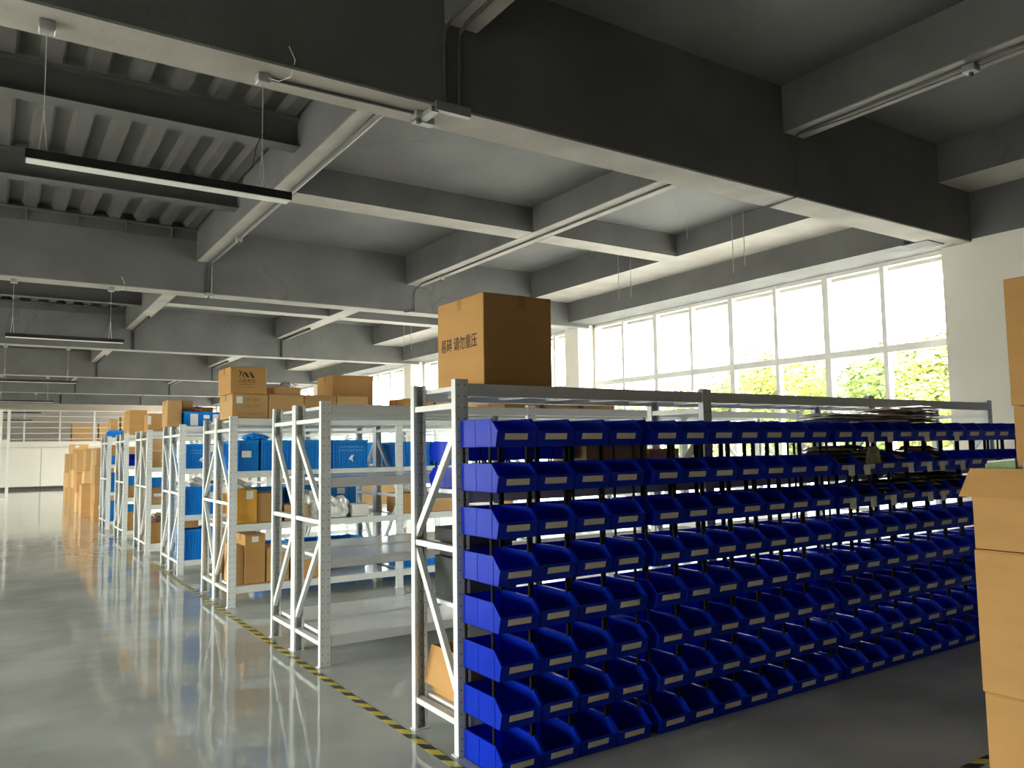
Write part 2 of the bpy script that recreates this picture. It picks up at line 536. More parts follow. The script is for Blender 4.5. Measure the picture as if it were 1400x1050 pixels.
# left wall (its windows light the aisle), near wall, far wall
for k, (a, b) in enumerate(LWINS):
    nb = LWINS[k + 1][0] if k + 1 < len(LWINS) else b + 0.5
    struct('wall_left', MB().box(LX - 0.25, XL, a, b, 0, LWIN_Z0).box(LX - 0.25, XL, a, b, LWIN_Z1, 5.3).box(LX - 0.25, XL, b, nb, 0, 5.3), M_WALL, 'white wall with windows on the left side')
struct('wall_left', MB().box(LX - 0.25, XL, Y0, LWINS[0][0], 0, 5.3), M_WALL, 'white solid near end of the left wall')
struct('wall_front', MB().box(XL - 0.5, 10.6, Y0 - 0.3, Y0, 0, 5.3), M_GWALL, 'grey wall behind the camera')
struct('wall_left_far', MB().box(LX - 0.25, XL, LWINS[-1][1] + 0.5, YBACK, 0, 5.3), M_WALL, 'white far end of the left wall')

# windows
def window(name, X, a, b, n, label, inward, WIN_Z0=WIN_Z0, WIN_Z1=WIN_Z1, TRANSOM=TRANSOM):
    root = tag(empty(name, (X, (a + b) / 2, WIN_Z0)), label, None, None, 'structure')
    def part(nm, x0, x1, y0, y1, z0, z1, m=M_FRAME):
        return MB().box(x0 - X, x1 - X, y0 - (a + b) / 2, y1 - (a + b) / 2, z0 - WIN_Z0, z1 - WIN_Z0).build(nm, m, root)
    t = 0.045
    part('frame_rail', X - 0.04, X + 0.04, a, b, WIN_Z0, WIN_Z0 + 0.06)
    part('frame_rail', X - 0.04, X + 0.04, a, b, WIN_Z1 - 0.06, WIN_Z1)
    part('frame_stile', X - 0.04, X + 0.04, a, a + 0.06, WIN_Z0, WIN_Z1)
    part('frame_stile', X - 0.04, X + 0.04, b - 0.06, b, WIN_Z0, WIN_Z1)
    part('transom', X - 0.045, X + 0.045, a, b, TRANSOM - 0.05, TRANSOM + 0.05)
    d = (b - a) / n
    for i in range(1, n):
        h = 0.05 if i % 2 == 0 else 0.034
        part('mullion', X - 0.05, X + 0.05, a + d * i - h, a + d * i + h, WIN_Z0, WIN_Z1)
    for i in range(n):
        for z0, z1 in ((WIN_Z0 + 0.04, TRANSOM - 0.04), (TRANSOM + 0.04, WIN_Z1 - 0.04)):
            part('pane', X + 0.005 * inward, X + 0.011 * inward, a + d * i + 0.02, a + d * (i + 1) - 0.02, z0, z1, M_GLASS)
for k, (a, b) in enumerate(WINS):
    window('window_%d' % (k + 1), WX, a, b, 8, 'white framed window band with eight bays of panes, ' + ORD[k] + ' from the near white wall', 1)
for k, (a, b) in enumerate(LWINS):
    window('window_%d' % (k + 6), LX, a, b, 4, 'white framed window band on the left wall', -1, LWIN_Z0, LWIN_Z1, 2.1)

# far end: white panels, gallery with railing
struct('wall_back', MB().box(XL - 0.5, 10.6, YBACK, YBACK + 0.3, 0, 5.3), M_BACKW, 'cream wall behind the gallery railing')
lower = struct('wall_back_lower', MB().box(XL - 0.4, 10.5, Y1 + 0.05, Y1 + 0.2, 0.0, 2.0), M_PANEL, 'white panelled wall under the gallery at the far end')
for x in (-2.2, -0.1, 2.0, 4.1, 6.2, 8.3):
    MB().box(x, x + 2.07, Y1, Y1 + 0.055, 0.14, 1.98).build('wall_panel', M_PANEL, lower)
struct('baseboard_back', MB().box(XL - 0.4, 10.5, Y1 - 0.02, Y1 + 0.05, 0, 0.13), M_DARKBASE, 'dark skirting along the far white wall')
gal = struct('trim_2', MB().box(XL - 0.4, 10.5, Y1 - 0.25, YBACK, 2.0, 2.26), M_PANEL, 'white edge of the gallery floor at the far end')
rail = tag(empty('gallery_railing', (0, Y1 - 0.15, 2.26)), 'white steel gallery railing at the far end of the hall', 'railing')
for i in range(9):
    MB().box(-0.04, 0.04, -0.03, 0.03, 0, 1.50).build('post', M_FRAME, rail, (-3.0 + 1.47 * i - 0.15, 0, 0))
for j in range(6):
    MB().tube([(-3.4, 0, 0), (10.2, 0, 0)], 0.02 if j < 5 else 0.032, 6).build('rail', M_FRAME, rail, (0, 0, 0.12 + 0.272 * j))
# framed glass partition at the far left
gp = tag(empty('glass_partition', (-1.5, 34.2, 0)), 'white framed glass partition at the far left edge', 'partition')
for x in (-2.0, -1.0, 0.0, 1.0, 1.75, 2.0):
    MB().box(x - 0.05, x + 0.05, -0.05, 0.05, 0, 3.3).build('post', M_FRAME, gp)
for z in (0.0, 1.05, 2.1, 3.22):
    MB().box(-2.0, 2.0, -0.04, 0.04, z, z + 0.08).build('rail', M_FRAME, gp)
for x in (-1.95, -0.95, 0.05, 1.05):
    MB().box(x, x + 0.9 if x < 1 else x + 0.65, -0.006, 0.006, 0.08, 3.22).build('pane', M_GLASS, gp)

# outside: ground, eave and trees
struct('ground_outside', MB().box(10.6, 120, -60, 140, -0.6, -0.35).box(-120, LX - 0.3, -60, 140, -0.6, -0.35), M_PAVE, 'pale paved yard outside the windows')
struct('eave_outside', MB().box(10.6, 11.3, Y0, YBACK, 4.05, 4.3), M_CONC, 'pale concrete eave outside the window tops')
def tree(x, y, h, r, m, label, nleaf=9000):
    t = tag(empty('tree', (x, y, -0.35)), label, 'tree', 'trees outside the windows')
    MB().tube([(0, 0, 0), (0.1, 0.05, h * 0.35), (0.0, -0.1, h * 0.7)], 0.16, 8).build('trunk', M_BARK, t)
    rnd = random.Random(int(x * 31 + y * 17))
    mb = MB()
    blobs = [(rnd.gauss(0, r * 0.5), rnd.gauss(0, r * 0.5), h * rnd.uniform(0.4, 0.85), r * rnd.uniform(0.35, 0.6)) for _ in range(14)]
    for i in range(nleaf):
        bx, by, bz, br = rnd.choice(blobs)
        u = Vector((rnd.gauss(0, 1), rnd.gauss(0, 1), rnd.gauss(0, 1))).normalized() * (br * rnd.uniform(0.6, 1.0))
        c = Vector((bx, by, bz)) + u
        n = (u.normalized() + Vector((rnd.gauss(0, .5), rnd.gauss(0, .5), rnd.gauss(0, .5)))).normalized()
        a = n.cross(Vector((0, 0, 1)) if abs(n.z) < 0.9 else Vector((1, 0, 0))).normalized()
        b = n.cross(a)
        s_ = rnd.uniform(0.06, 0.12)
        k = len(mb.v)
        mb.v += [tuple(c + a * s_), tuple(c + b * s_ * 0.55), tuple(c - a * s_), tuple(c - b * s_ * 0.55)]
        mb.f.append((k, k + 1, k + 2, k + 3))
    me = bpy.data.meshes.new('crown'); me.from_pydata(mb.v, [], mb.f); me.materials.append(m)
    c = put('crown', me, t)
    c['kind'] = 'stuff'
for i, (x, y, h, r) in enumerate(((22.5, 11.2, 5.4, 2.2), (24.0, 14.2, 4.9, 2.2), (23.0, 16.9, 5.0, 2.0), (25.5, 19.5, 4.9, 2.4), (24.5, 23.0, 4.6, 2.3), (27, 27.5, 4.6, 2.6), (28, 33, 4.4, 2.7), (23.0, 8.2, 4.8, 2.0))):
    tree(x, y, h, r, M_LEAF2 if i % 2 == 0 else M_LEAF, 'leafy yellow-green tree outside the window, ' + ORD[i] + ' along the tree line')

# ------------------------------------------------------------------ ceiling services
def pendant(k, ordw):
    y = gy(k) + 0.19
    t = tag(empty('linear_pendant_light', (0.835, y, 3.235)), 'black linear pendant light under the %s girder from the camera' % ordw, 'pendant light', 'linear pendant lights')
    MB().box(-0.735, 0.735, -0.05, 0.05, 0.004, 0.055).build('housing', M_BLACK, t)
    MB().box(-0.728, 0.728, -0.046, 0.046, 0.0, 0.006).build('diffuser', M_DIFF, t)
    for x in (-0.65, 0.555):
        MB().cbox(x - 0.042, x + 0.042, -0.042, 0.042, GZ - 3.235 - 0.06, GZ - 3.235, 0.006).build('ceiling_canopy', M_GALV, t)
        MB().tube([(x, 0, GZ - 3.285), (x, 0, 0.28)], 0.0025, 5).build('suspension_wire', M_WIRE, t)
        mbw = MB().tube([(x, 0, 0.29), (x - 0.02, 0, 0.055)], 0.003, 5).tube([(x, 0, 0.29), (x + 0.02, 0, 0.055)], 0.003, 5)
        mbw.tube([(x, 0, 0.26), (x, 0, 0.30)], 0.006, 6).build('wire_gripper', M_WIRE, t)
    if k < 2: MB().tube([(0.57, -0.03, GZ - 3.26), (0.63, -0.09, GZ - 3.235 - 0.06), (0.69, -0.15, GZ - 3.235 - 0.04), (0.70, -0.205, GZ - 3.235 + 0.05), (0.66, -0.206, GZ - 3.235 + 0.13)], 0.003, 5).build('power_cord', M_DIFF, t)
    MB().tube([(0.555, 0, 0.42), (0.52, 0, 0.34), (0.50, 0.01, 0.2), (0.44, 0.0, 0.13), (0.43, 0, 0.055)], 0.003, 5).build('power_cord', M_BLACK, t)
for k in range(6): pendant(k, ORD[k])

def conduit(name, pts, label, r=0.012, m=M_COND):
    o = MB().tube([(p[0] - pts[0][0], p[1] - pts[0][1], p[2] - pts[0][2]) for p in pts], r, 8).build(name, m, None, pts[0])
    return tag(o, label, 'conduit', 'ceiling conduits')
g0, g1 = gy(0), gy(1)
conduit('conduit', [(1.45, g0 + 0.19, GZ - 0.014), (2.52, g0 + 0.17, GZ - 0.014)], 'grey conduit along the underside of the nearest girder')
conduit('conduit', [(2.62, Y0 + 0.2, 4.655), (2.62, g0 - 0.12, 4.655), (2.62, g0 - 0.03, 4.62), (2.62, g0 - 0.014, 4.54), (2.62, g0 - 0.014, GZ - 0.01)], 'conduit running along beam and down the near girder face', 0.014)
conduit('conduit', [(2.74, Y0 + 0.2, 4.655), (2.74, g0 - 0.12, 4.655), (2.74, g0 - 0.03, 4.62), (2.74, g0 - 0.014, 4.54), (2.74, g0 - 0.014, GZ - 0.01)], 'second conduit beside it going down the near girder face', 0.014)
conduit('conduit', [(2.66, g0 + 0.4, 4.517), (2.70, g0 + 2.2, 4.517), (2.69, g1 - 0.1, 4.517), (2.69, g1 - 0.02, 4.48), (2.69, g1 - 0.014, GZ)], 'conduit under the beam beside the metal deck, turning down the second girder')
conduit('conduit', [(2.75, g0 + 0.4, 4.517), (2.745, g0 + 3.2, 4.517), (2.745, g1 - 0.1, 4.517), (2.745, g1 - 0.02, 4.48), (2.745, g1 - 0.014, GZ)], 'thin pale conduit at the edge of the beam beside the metal deck', 0.008, M_GALV)
conduit('conduit', [(6.22, g0 + 0.4, 4.517), (6.22, g1 - 0.25, 4.517), (6.21, g1 - 0.05, 4.46), (6.20, g1 - 0.014, 4.38), (6.20, g1 - 0.014, GZ + 0.02), (6.0, g1 - 0.014, GZ - 0.012)], 'conduit under the middle beam with two round boxes')
conduit('conduit', [(6.50, Y0 + 0.3, 4.655), (6.52, g0 - 0.1, 4.655), (6.54, g0 - 0.014, 4.60), (6.54, g0 - 0.014, GZ - 0.012), (6.56, g0 + 0.36, GZ - 0.012)], 'conduit under the beam at upper right, dropping over the near girder')
conduit('conduit', [(6.62, Y0 + 0.3, 4.655), (6.60, g0 - 0.6, 4.655), (6.53, g0 - 0.05, 4.655)], 'thin second conduit under the beam at upper right', 0.008)
for k in range(2, 6):
    conduit('conduit', [(2.70, gy(k) - 2.2, 4.50), (2.70, gy(k) - 0.06, 4.50), (2.70, gy(k) - 0.03, 4.45), (2.70, gy(k) - 0.03, GZ)], 'dark conduit dropping down the %s girder near the aisle beam' % ORD[k], 0.028, M_TRUNK)
    conduit('conduit', [(6.2, gy(k) - 2.2, 4.50), (6.2, gy(k) - 0.06, 4.50), (6.2, gy(k) - 0.03, 4.45), (6.2, gy(k) - 0.03, GZ)], 'dark conduit dropping down the %s girder near the middle beam' % ORD[k], 0.028, M_TRUNK)
def jbox(x, y, z, label, w=0.07, h=0.05):
    t = tag(empty('junction_box', (x, y, z - h)), label, 'junction box', 'ceiling junction boxes')
    MB().cbox(-w / 2, w / 2, -w / 2, w / 2, 0, h, 0.006).build('housing', M_GALV, t)
    MB().tube([(0, 0, 0), (0, 0, -0.035)], 0.018, 8).build('cable_gland', M_COND, t)
jbox(2.50, g0 + 0.17, GZ, 'junction box at the end of the conduit under the nearest girder', 0.08)
jbox(6.22, g0 + 0.75, 4.505, 'round box under the middle beam near the first girder', 0.08)
jbox(6.22, g1 - 1.0, 4.505, 'round box under the middle beam near the second girder', 0.08)
jbox(6.51, 3.05, 4.645, 'box under the beam at the upper right of the view', 0.10, 0.06)
jbox(2.71, g1 - 1.75, 4.51, 'box under the beam beside the metal deck', 0.08)
jbox(2.70, g1 - 0.03, GZ, 'box at the foot of the conduits on the second girder', 0.10)
# strut brackets at the foot of the conduit drop
br = tag(empty('cable_bracket', (2.70, g0 + 0.02, GZ - 0.005)), 'galvanised strut bracket under the nearest girder edge', 'bracket')
MB().box(-0.16, 0.12, -0.05, -0.008, -0.04, 0.03).build('strut', M_GALV, br)
MB().box(-0.19, -0.13, -0.03, 0.20, -0.05, -0.01).build('strut', M_GALV, br)
MB().box(-0.22, -0.06, 0.17, 0.24, -0.055, -0.003).build('clamp', M_GALV, br)
# threaded rods by the windows
for i, (x, y, z0) in enumerate(((8.62, 7.35, 4.02), (8.66, 7.18, 4.1), (8.60, 9.75, 4.03), (8.66, 9.52, 4.05), (8.3, 7.9, 4.6), (8.45, 17.6, 4.05), (8.5, 17.3, 4.05))):
    o = MB().tube([(0, 0, 0), (0, 0, 5.06 - z0)], 0.006, 6).build('threaded_rod', M_GALV, None, (x, y, z0))
    tag(o, 'thin threaded rod hanging from the ceiling near the windows, %s from the near wall' % ORD[i], 'rod', 'hanging threaded rods')
tr = tag(empty('cable_tray_bracket', (9.45, 5.30, 4.10)), 'dark slotted tray brackets hanging where girder meets window', 'bracket')
for dx in (0.0, 0.12, 0.24):
    MB().box(dx - 0.10, dx + 0.04, -0.30 , 0.02, -0.06, -0.045).box(dx - 0.10, dx + 0.04, -0.01, 0.0, -0.06, 0.0).build('slotted_angle', M_JOIST, tr)
MB().tube([(0.02, -0.02, 0), (0.02, -0.02, 0.40)], 0.005, 6).build('hanger', M_JOIST, tr)

# ------------------------------------------------------------------ floor tape
def tape(y0, y1, x, wd, label):
    return tag(MB().box(-wd / 2, wd / 2, 0, y1 - y0, 0, 0.0012).build('floor_tape', M_HAZ, None, (x, y0, 0.0005)), label, 'floor tape', 'hazard floor tape')
tape(2.12, 12.9, 2.035, 0.055, 'yellow and black hazard tape along the ends of the racks')
tag(MB().box(0, 5.6, -0.0275, 0.0275, 0, 0.0012).build('floor_tape', M_HAZ, None, (2.1, 2.145, 0.0005)), 'yellow and black hazard tape passing beside the carton stack at right', 'floor tape', 'hazard floor tape')
tag(MB().box(0, 3.0, -0.0275, 0.0275, 0, 0.0012).build('floor_tape', M_HAZ, None, (2.03, 12.95, 0.0005)), 'yellow and black hazard tape turning into the aisle between far racks', 'floor tape', 'hazard floor tape')

# ------------------------------------------------------------------ racks
X0, DX, PW, PD = 2.0985, 1.925, 0.08, 0.045
def upright_mesh():
    mb = MB()
    h, t = 2.0, 0.004
    w2 = PW / 2
    mb.prism([(-w2, 0), (w2, 0), (w2, PD), (w2 - 0.018, PD), (w2 - 0.018, PD - t), (w2 - t, PD - t), (w2 - t, t), (-w2 + t, t), (-w2 + t, PD - t), (-w2 + 0.018, PD - t), (-w2 + 0.018, PD), (-w2, PD)], 'z', 0.0, h)
    return mb.mesh('upright', M_UP)
ME_UP = upright_mesh()
ME_FOOT = MB().box(-0.05, 0.05, 0.0, 0.06, 0.0, 0.006).mesh('foot_plate', M_STEEL)
MESHC = {}
def cached(key, fn, m):
    if key not in MESHC: MESHC[key] = fn().mesh(key[0], m)
    return MESHC[key]

BRACE = {  # (near z, far z) pairs
    'far_mid': [(1.72, 1.12), (0.30, 1.03)],
    'near_mid': [(1.14, 1.74), (0.98, 0.28)],
}
def rack(i, half, y, depth, bays, decks, brace, label, ribs=False):
    t = tag(empty('shelving_rack', (X0 + PW / 2, y, 0)), label, 'rack', 'white steel shelving racks')
    fy = depth - PD
    for k in range(bays + 1):
        x = k * DX
        a = put('upright', ME_UP, t, (x, 0, 0)); put('foot_plate', ME_FOOT, a)
        a = put('upright', ME_UP, t, (x, depth, 0), PI); put('foot_plate', ME_FOOT, a)
        bl = fy - PD + 0.02
        for z in (0.17, 1.075, 1.855):
            put('frame_bar', cached(('frame_bar', round(depth, 3)), lambda: MB().box(-0.033, 0.012, 0, bl, -0.016, 0.016), M_STEEL), t, (x, PD - 0.01, z))
        for n_, (za, zb) in enumerate(BRACE[brace]):
            put('brace', cached(('brace', brace, n_, round(depth, 3)), lambda: MB().bar((-0.012, PD - 0.012, za), (-0.012, fy + 0.012, zb), 0.030, 0.042), M_STEEL), t, (x, 0, 0))
    bw = DX - PW
    for k in range(bays):
        x = k * DX + PW / 2
        for z in decks:
            bm_ = cached(('beam',), lambda: MB().cbox(0, bw, 0, 0.04, -0.072, 0, 0.004), M_STEEL)
            put('beam', bm_, t, (x, 0.004, z))
            put('beam', bm_, t, (x, depth - 0.044, z))
            put('shelf_panel', cached(('shelf_panel', round(depth, 3)), lambda: MB().cbox(0.004, bw - 0.004, 0, depth - 0.09, -0.03, -0.003, 0.003), M_DECKW), t, (x, 0.045, z))
        if ribs:
            for q in range(5):
                put('support_rib', cached(('support_rib', round(depth, 3)), lambda: MB().box(0, 0.05, 0, depth - 0.09, -0.055, -0.031), M_STEEL), t, (x + 0.15 + q * 0.37, 0.045, decks[-1]))
    return t
RY = [3.7355, 5.830, 8.593, 11.260, 13.897, 16.510, 19.114]
DEPA, DEPB = 0.655, 0.60
TOP = 1.978
rack(0, 0, RY[0], 0.55, 3, (0.20, 0.76, 1.395, TOP), 'far_mid', 'white steel shelving rack nearest the camera, behind the wall of blue bins', True)
DK = {1: (0.217, 0.80, 1.41, TOP), 2: (0.21, 0.855, 1.415, TOP), 3: (0.19, 0.785, 1.405, TOP), 4: (0.17, 0.79, 1.39, TOP), 5: (0.17, 0.79, 1.39, TOP), 6: (0.17, 0.79, 1.39, TOP)}
NBAY = {1: 3, 2: 3, 3: 3, 4: 2, 5: 2, 6: 2}
for i in range(1, 7):
    rack(i, 0, RY[i], DEPA, NBAY[i], DK[i], 'near_mid', 'white steel rack, near half of the %s double row behind the bin wall' % ORD[i - 1])
    rack(i, 1, RY[i] + DEPA + 0.005, DEPB, NBAY[i], DK[i], 'near_mid' if i % 2 else 'far_mid', 'white steel rack, far half of the %s double row behind the bin wall' % ORD[i - 1])

# ------------------------------------------------------------------ blue bins
BW, BD, BH, BL = 0.240, 0.375, 0.145, 0.080   # width, depth, height, lip height
def bin_mesh():
    mb = MB()
    w2, t = BW / 2, 0.003
    prof = [(0, 0), (0, BH), (-0.305, BH), (-BD, BL), (-BD + 0.02, 0)]
    for sx in (-1, 1):
        a, b = (sx * w2, sx * (w2 - t))
        mb.prism(prof, 'x', min(a, b), max(a, b))
        # outer rim along the top and the slanted lip
        a, b = (sx * (w2 + 0.001), sx * (w2 - 0.008))
        mb.prism([(0, BH - 0.004), (0, BH + 0.002), (-0.307, BH + 0.002), (-BD - 0.003, BL), (-BD + 0.004, BL), (-0.303, BH - 0.004)], 'x', min(a, b), max(a, b))
        # vertical ribs on the side
        for y in (-0.012, -0.145, -0.30):
            a, b = (sx * w2, sx * (w2 + 0.0018))
            mb.box(min(a, b), max(a, b), y - 0.011, y, 0.004, BH - 0.004)
    mb.box(-w2, w2, -t, 0, 0, BH)
    mb.box(-w2, w2, -0.008, 0.003, BH - 0.004, BH + 0.002)
    mb.box(-w2, w2, -BD + 0.02, 0, 0, t)
    mb.prism([(-BD + 0.02, 0), (-BD, BL), (-BD + t, BL), (-BD + 0.02 + t, 0)], 'x', -w2, w2)
    mb.prism([(-BD - 0.006, BL - 0.002), (-BD - 0.006, BL + 0.004), (-BD + 0.006, BL + 0.004), (-BD + 0.006, BL - 0.002)], 'x', -w2, w2)
    # label holder frame
    def f(z): return -BD + 0.02 * (1 - z / BL)
    for z in (0.034, 0.072):
        mb.prism([(f(z) - 0.005, z - 0.002), (f(z) - 0.005, z + 0.002), (f(z) + 0.001, z + 0.002), (f(z) + 0.001, z - 0.002)], 'x', -0.078, 0.078)
    return mb.mesh('tray', M_BIN)
ME_BIN = bin_mesh()
def fl(z): return -BD + 0.02 * (1 - z / BL)
ME_LBL = MB().prism([(fl(0.037) - 0.0035, 0.037), (fl(0.069) - 0.0035, 0.069), (fl(0.069) - 0.0020, 0.069), (fl(0.037) - 0.0020, 0.037)], 'x', -0.07, 0.07).mesh('label_card', M_CARD_LBL)
PITCH = 0.2315
ME_PEG = MB().tube([(0, 0, -(PITCH - BH) - 0.004), (0, 0, 0.004)], 0.0085, 8).mesh('peg', M_PEG)
ME_NOTE = MB().prism([(0, 0), (0.004, -0.03), (0.001, -0.075), (0.0022, -0.075), (0.0055, -0.03), (0.0012, 0)], 'x', -0.036, 0.036).mesh('paper_note', M_PAPER)

UNITS = [(2.122, 4, 0.2465), (3.180, 7, 0.2415), (4.922, 7, 0.2515), (6.70, 5, 0.2515)]
ROWS = 8
BIN_Y = 3.722
def bin_z(r): return 0.004 + PITCH * r
XS = []
for x, n, pch in UNITS:
    for k in range(n): XS.append((x + pch * (k + 0.5), pch))
rnd = random.Random(3)
NOTES = {(7, c) for c in (12, 13, 15, 17)} | {(6, c) for c in (11, 12, 14, 15, 16, 17)} | {(5, c) for c in (11, 12, 13, 15, 16)}
for r in range(ROWS):
    for c, (x, pch) in enumerate(XS):
        z = bin_z(r)
        jy = rnd.uniform(-0.003, 0.003)
        t = tag(empty('storage_bin', (x, BIN_Y + jy, z)), 'blue stacking bin with cream label, %s from left in the %s row from top' % (ORD[c], ORD[ROWS - 1 - r]), 'bin', 'blue stacking bins on the bin wall')
        o = put('tray', ME_BIN, t); o.scale = ((pch - 0.004) / BW, 1, 1)
        put('label_card', ME_LBL, t, (rnd.uniform(-0.004, 0.004) - 0.004, 0, 0))
        if (r, c) in NOTES:
            put('paper_note', ME_NOTE, t, (rnd.choice((-0.030, 0.032, 0.036)) + rnd.uniform(-0.006, 0.006), fl(0.05) - 0.012, 0.069))
        if r > 0:
            for sx in (-1, 1):
                for y in (-0.016, -0.288):
                    put('peg', ME_PEG, t, (sx * (pch / 2 - 0.0095), y, 0))
# small bins on the rack's upper shelf, facing the other aisle
for r in range(2):
    for c in range(5):
        t = tag(empty('storage_bin', (2.272 + c * 0.172, 3.905, 1.398 + r * 0.150), PI), 'small blue bin facing away on the near rack, %s from left in the %s tier' % (ORD[c], ('lower', 'upper')[r]), 'bin', 'small blue bins on the upper shelf')
        o = put('tray', ME_BIN, t); o.scale = (0.165 / BW, 0.32 / BD, 0.112 / BH)
        if r:
            for sx in (-1, 1):
                for y in (-0.03, -0.24):
                    p_ = put('peg', ME_PEG, t, (sx * 0.077, y, 0)); p_.scale = (0.8, 0.8, 0.46)

# wrapped packets in and on the bins
def packet_mesh(seed, w_, d_, h_):
    rr = random.Random(seed)
    nx, ny = 8, 7
    mb = MB()
    top = []; bot = []
    ph = [rr.uniform(0, 6.28) for _ in range(4)]
    for j in range(ny):
        for i in range(nx):
            u, v = i / (nx - 1), j / (ny - 1)
            e = min(u, 1 - u, v, 1 - v) * 2
            th = h_ * min(1, 0.25 + e * 2.2)
            wv = 0.006 * (math.sin(u * 7 + ph[0]) * math.sin(v * 6 + ph[1]) + 0.6 * math.sin(u * 15 + v * 11 + ph[2]))
            x = (u - .5) * w_ + 0.006 * math.sin(v * 9 + ph[3]); y = (v - .5) * d_ + 0.006 * math.sin(u * 8 + ph[1])
            top.append((x, y, 0.006 + th + wv * (0.3 + e))); bot.append((x, y, 0.004 + 0.2 * wv))
    mb.v = top + bot
    N_ = nx * ny
    for j in range(ny - 1):
        for i in range(nx - 1):
            a = j * nx + i
            mb.f.append((a, a + 1, a + nx + 1, a + nx)); mb.f.append((N_ + a, N_ + a + nx, N_ + a + nx + 1, N_ + a + 1))
    ring = [i for i in range(nx)] + [j * nx + nx - 1 for j in range(1, ny)] + [(ny - 1) * nx + i for i in range(nx - 2, -1, -1)] + [j * nx for j in range(ny - 2, 0, -1)]
    for a, b in zip(ring, ring[1:] + ring[:1]): mb.f.append((a, N_ + a, N_ + b, b))
    return mb
def packet(x, y, z, w_, d_, h_, m, rz, label, tilt=0.0):
    me = packet_mesh(int(x * 1000 + z * 777), w_, d_, h_).mesh('wrapped_packet', m)
    for p in me.polygons: p.use_smooth = True
    o = put('wrapped_packet', me, None, (x, y, z), rz)
    o.rotation_euler = (tilt, 0, rz)
    tag(o, label, 'packet', 'plastic wrapped packets on the bins')
def cx(c): return XS[c][0]
MN = ['dark green', 'brown', 'silver', 'dusky red', 'navy', 'olive gold', 'pinkish beige']
LV = ['bottom', 'second', 'third', 'fourth', 'fifth', 'sixth', 'seventh']
def pile(c0, row, zoff, seq, w_, d_, h_=0.011, dy=-0.17, lean=0.0):
    z = bin_z(row) + zoff
    for q, mi in enumerate(seq):
        packet(c0 + rnd.uniform(-0.03, 0.03), BIN_Y + dy + rnd.uniform(-0.02, 0.02), z, w_ * rnd.uniform(0.9, 1.05), d_ * rnd.uniform(0.92, 1.05), h_, PACK[mi], rnd.uniform(-0.15, 0.15),
               '%s wrapped packet, %s of its pile over bin column %s, %s row from top' % (MN[mi], LV[q], ORD[min(range(len(XS)), key=lambda k: abs(XS[k][0] - c0))], ORD[ROWS - 1 - row]), lean)
        z += h_ + 0.004
pile((cx(11) + cx(12)) / 2, 7, BH + 0.004, (0, 2, 2), 0.44, 0.30, 0.017)
pile((cx(13)) + 0.02, 7, BH + 0.004, (2, 6, 2), 0.26, 0.28, 0.017)
pile((cx(14)) + 0.02, 7, BH + 0.004, (6, 1, 6, 1, 6), 0.26, 0.30, 0.018)
pile((cx(15) + cx(16)) / 2 + 0.03, 7, BH + 0.004, (0, 6, 2, 0, 2, 6), 0.42, 0.30, 0.017)
pile(cx(11), 6, 0.05, (0, 0, 5, 0, 5), 0.21, 0.28, 0.026)
pile(cx(12), 6, 0.05, (0, 5, 5, 5, 0), 0.21, 0.30, 0.027)
pile(cx(13), 6, 0.05, (0, 0, 5, 0), 0.21, 0.28, 0.027)
pile(cx(14), 6, 0.06, (3, 6, 3), 0.21, 0.26, 0.03)
pile(cx(16), 6, 0.06, (3, 6, 3, 3), 0.21, 0.26, 0.028)
for c, sq in ((13, (4, 4, 0, 4)), (14, (4, 0, 4, 4)), (15, (4, 4, 0, 0, 5)), (16, (0, 0, 5, 0, 0)), (17, (0, 5, 0, 0, 0)), (12, (1, 4))):
    pile(cx(c), 5, 0.04, sq, 0.21, 0.28, 0.029)
for c, rw, sq in ((15, 4, (1,)), (16, 4, (2,)), (12, 2, (5, 1)), (13, 2, (3,)), (14, 2, (1,)), (17, 2, (0, 2)), (17, 1, (2, 5)), (16, 3, (2,)), (18, 2, (1, 2)), (18, 0, (2,)), (18, 5, (0, 0))):
    pile(cx(c), rw, 0.03, sq, 0.20, 0.26, 0.02)
packet(cx(12) + 0.02, BIN_Y - 0.39, bin_z(6) + 0.07, 0.17, 0.02, 0.12, PACK[5], 0.0, 'crumpled gold-green wrapper hanging over a bin lip in the second row')

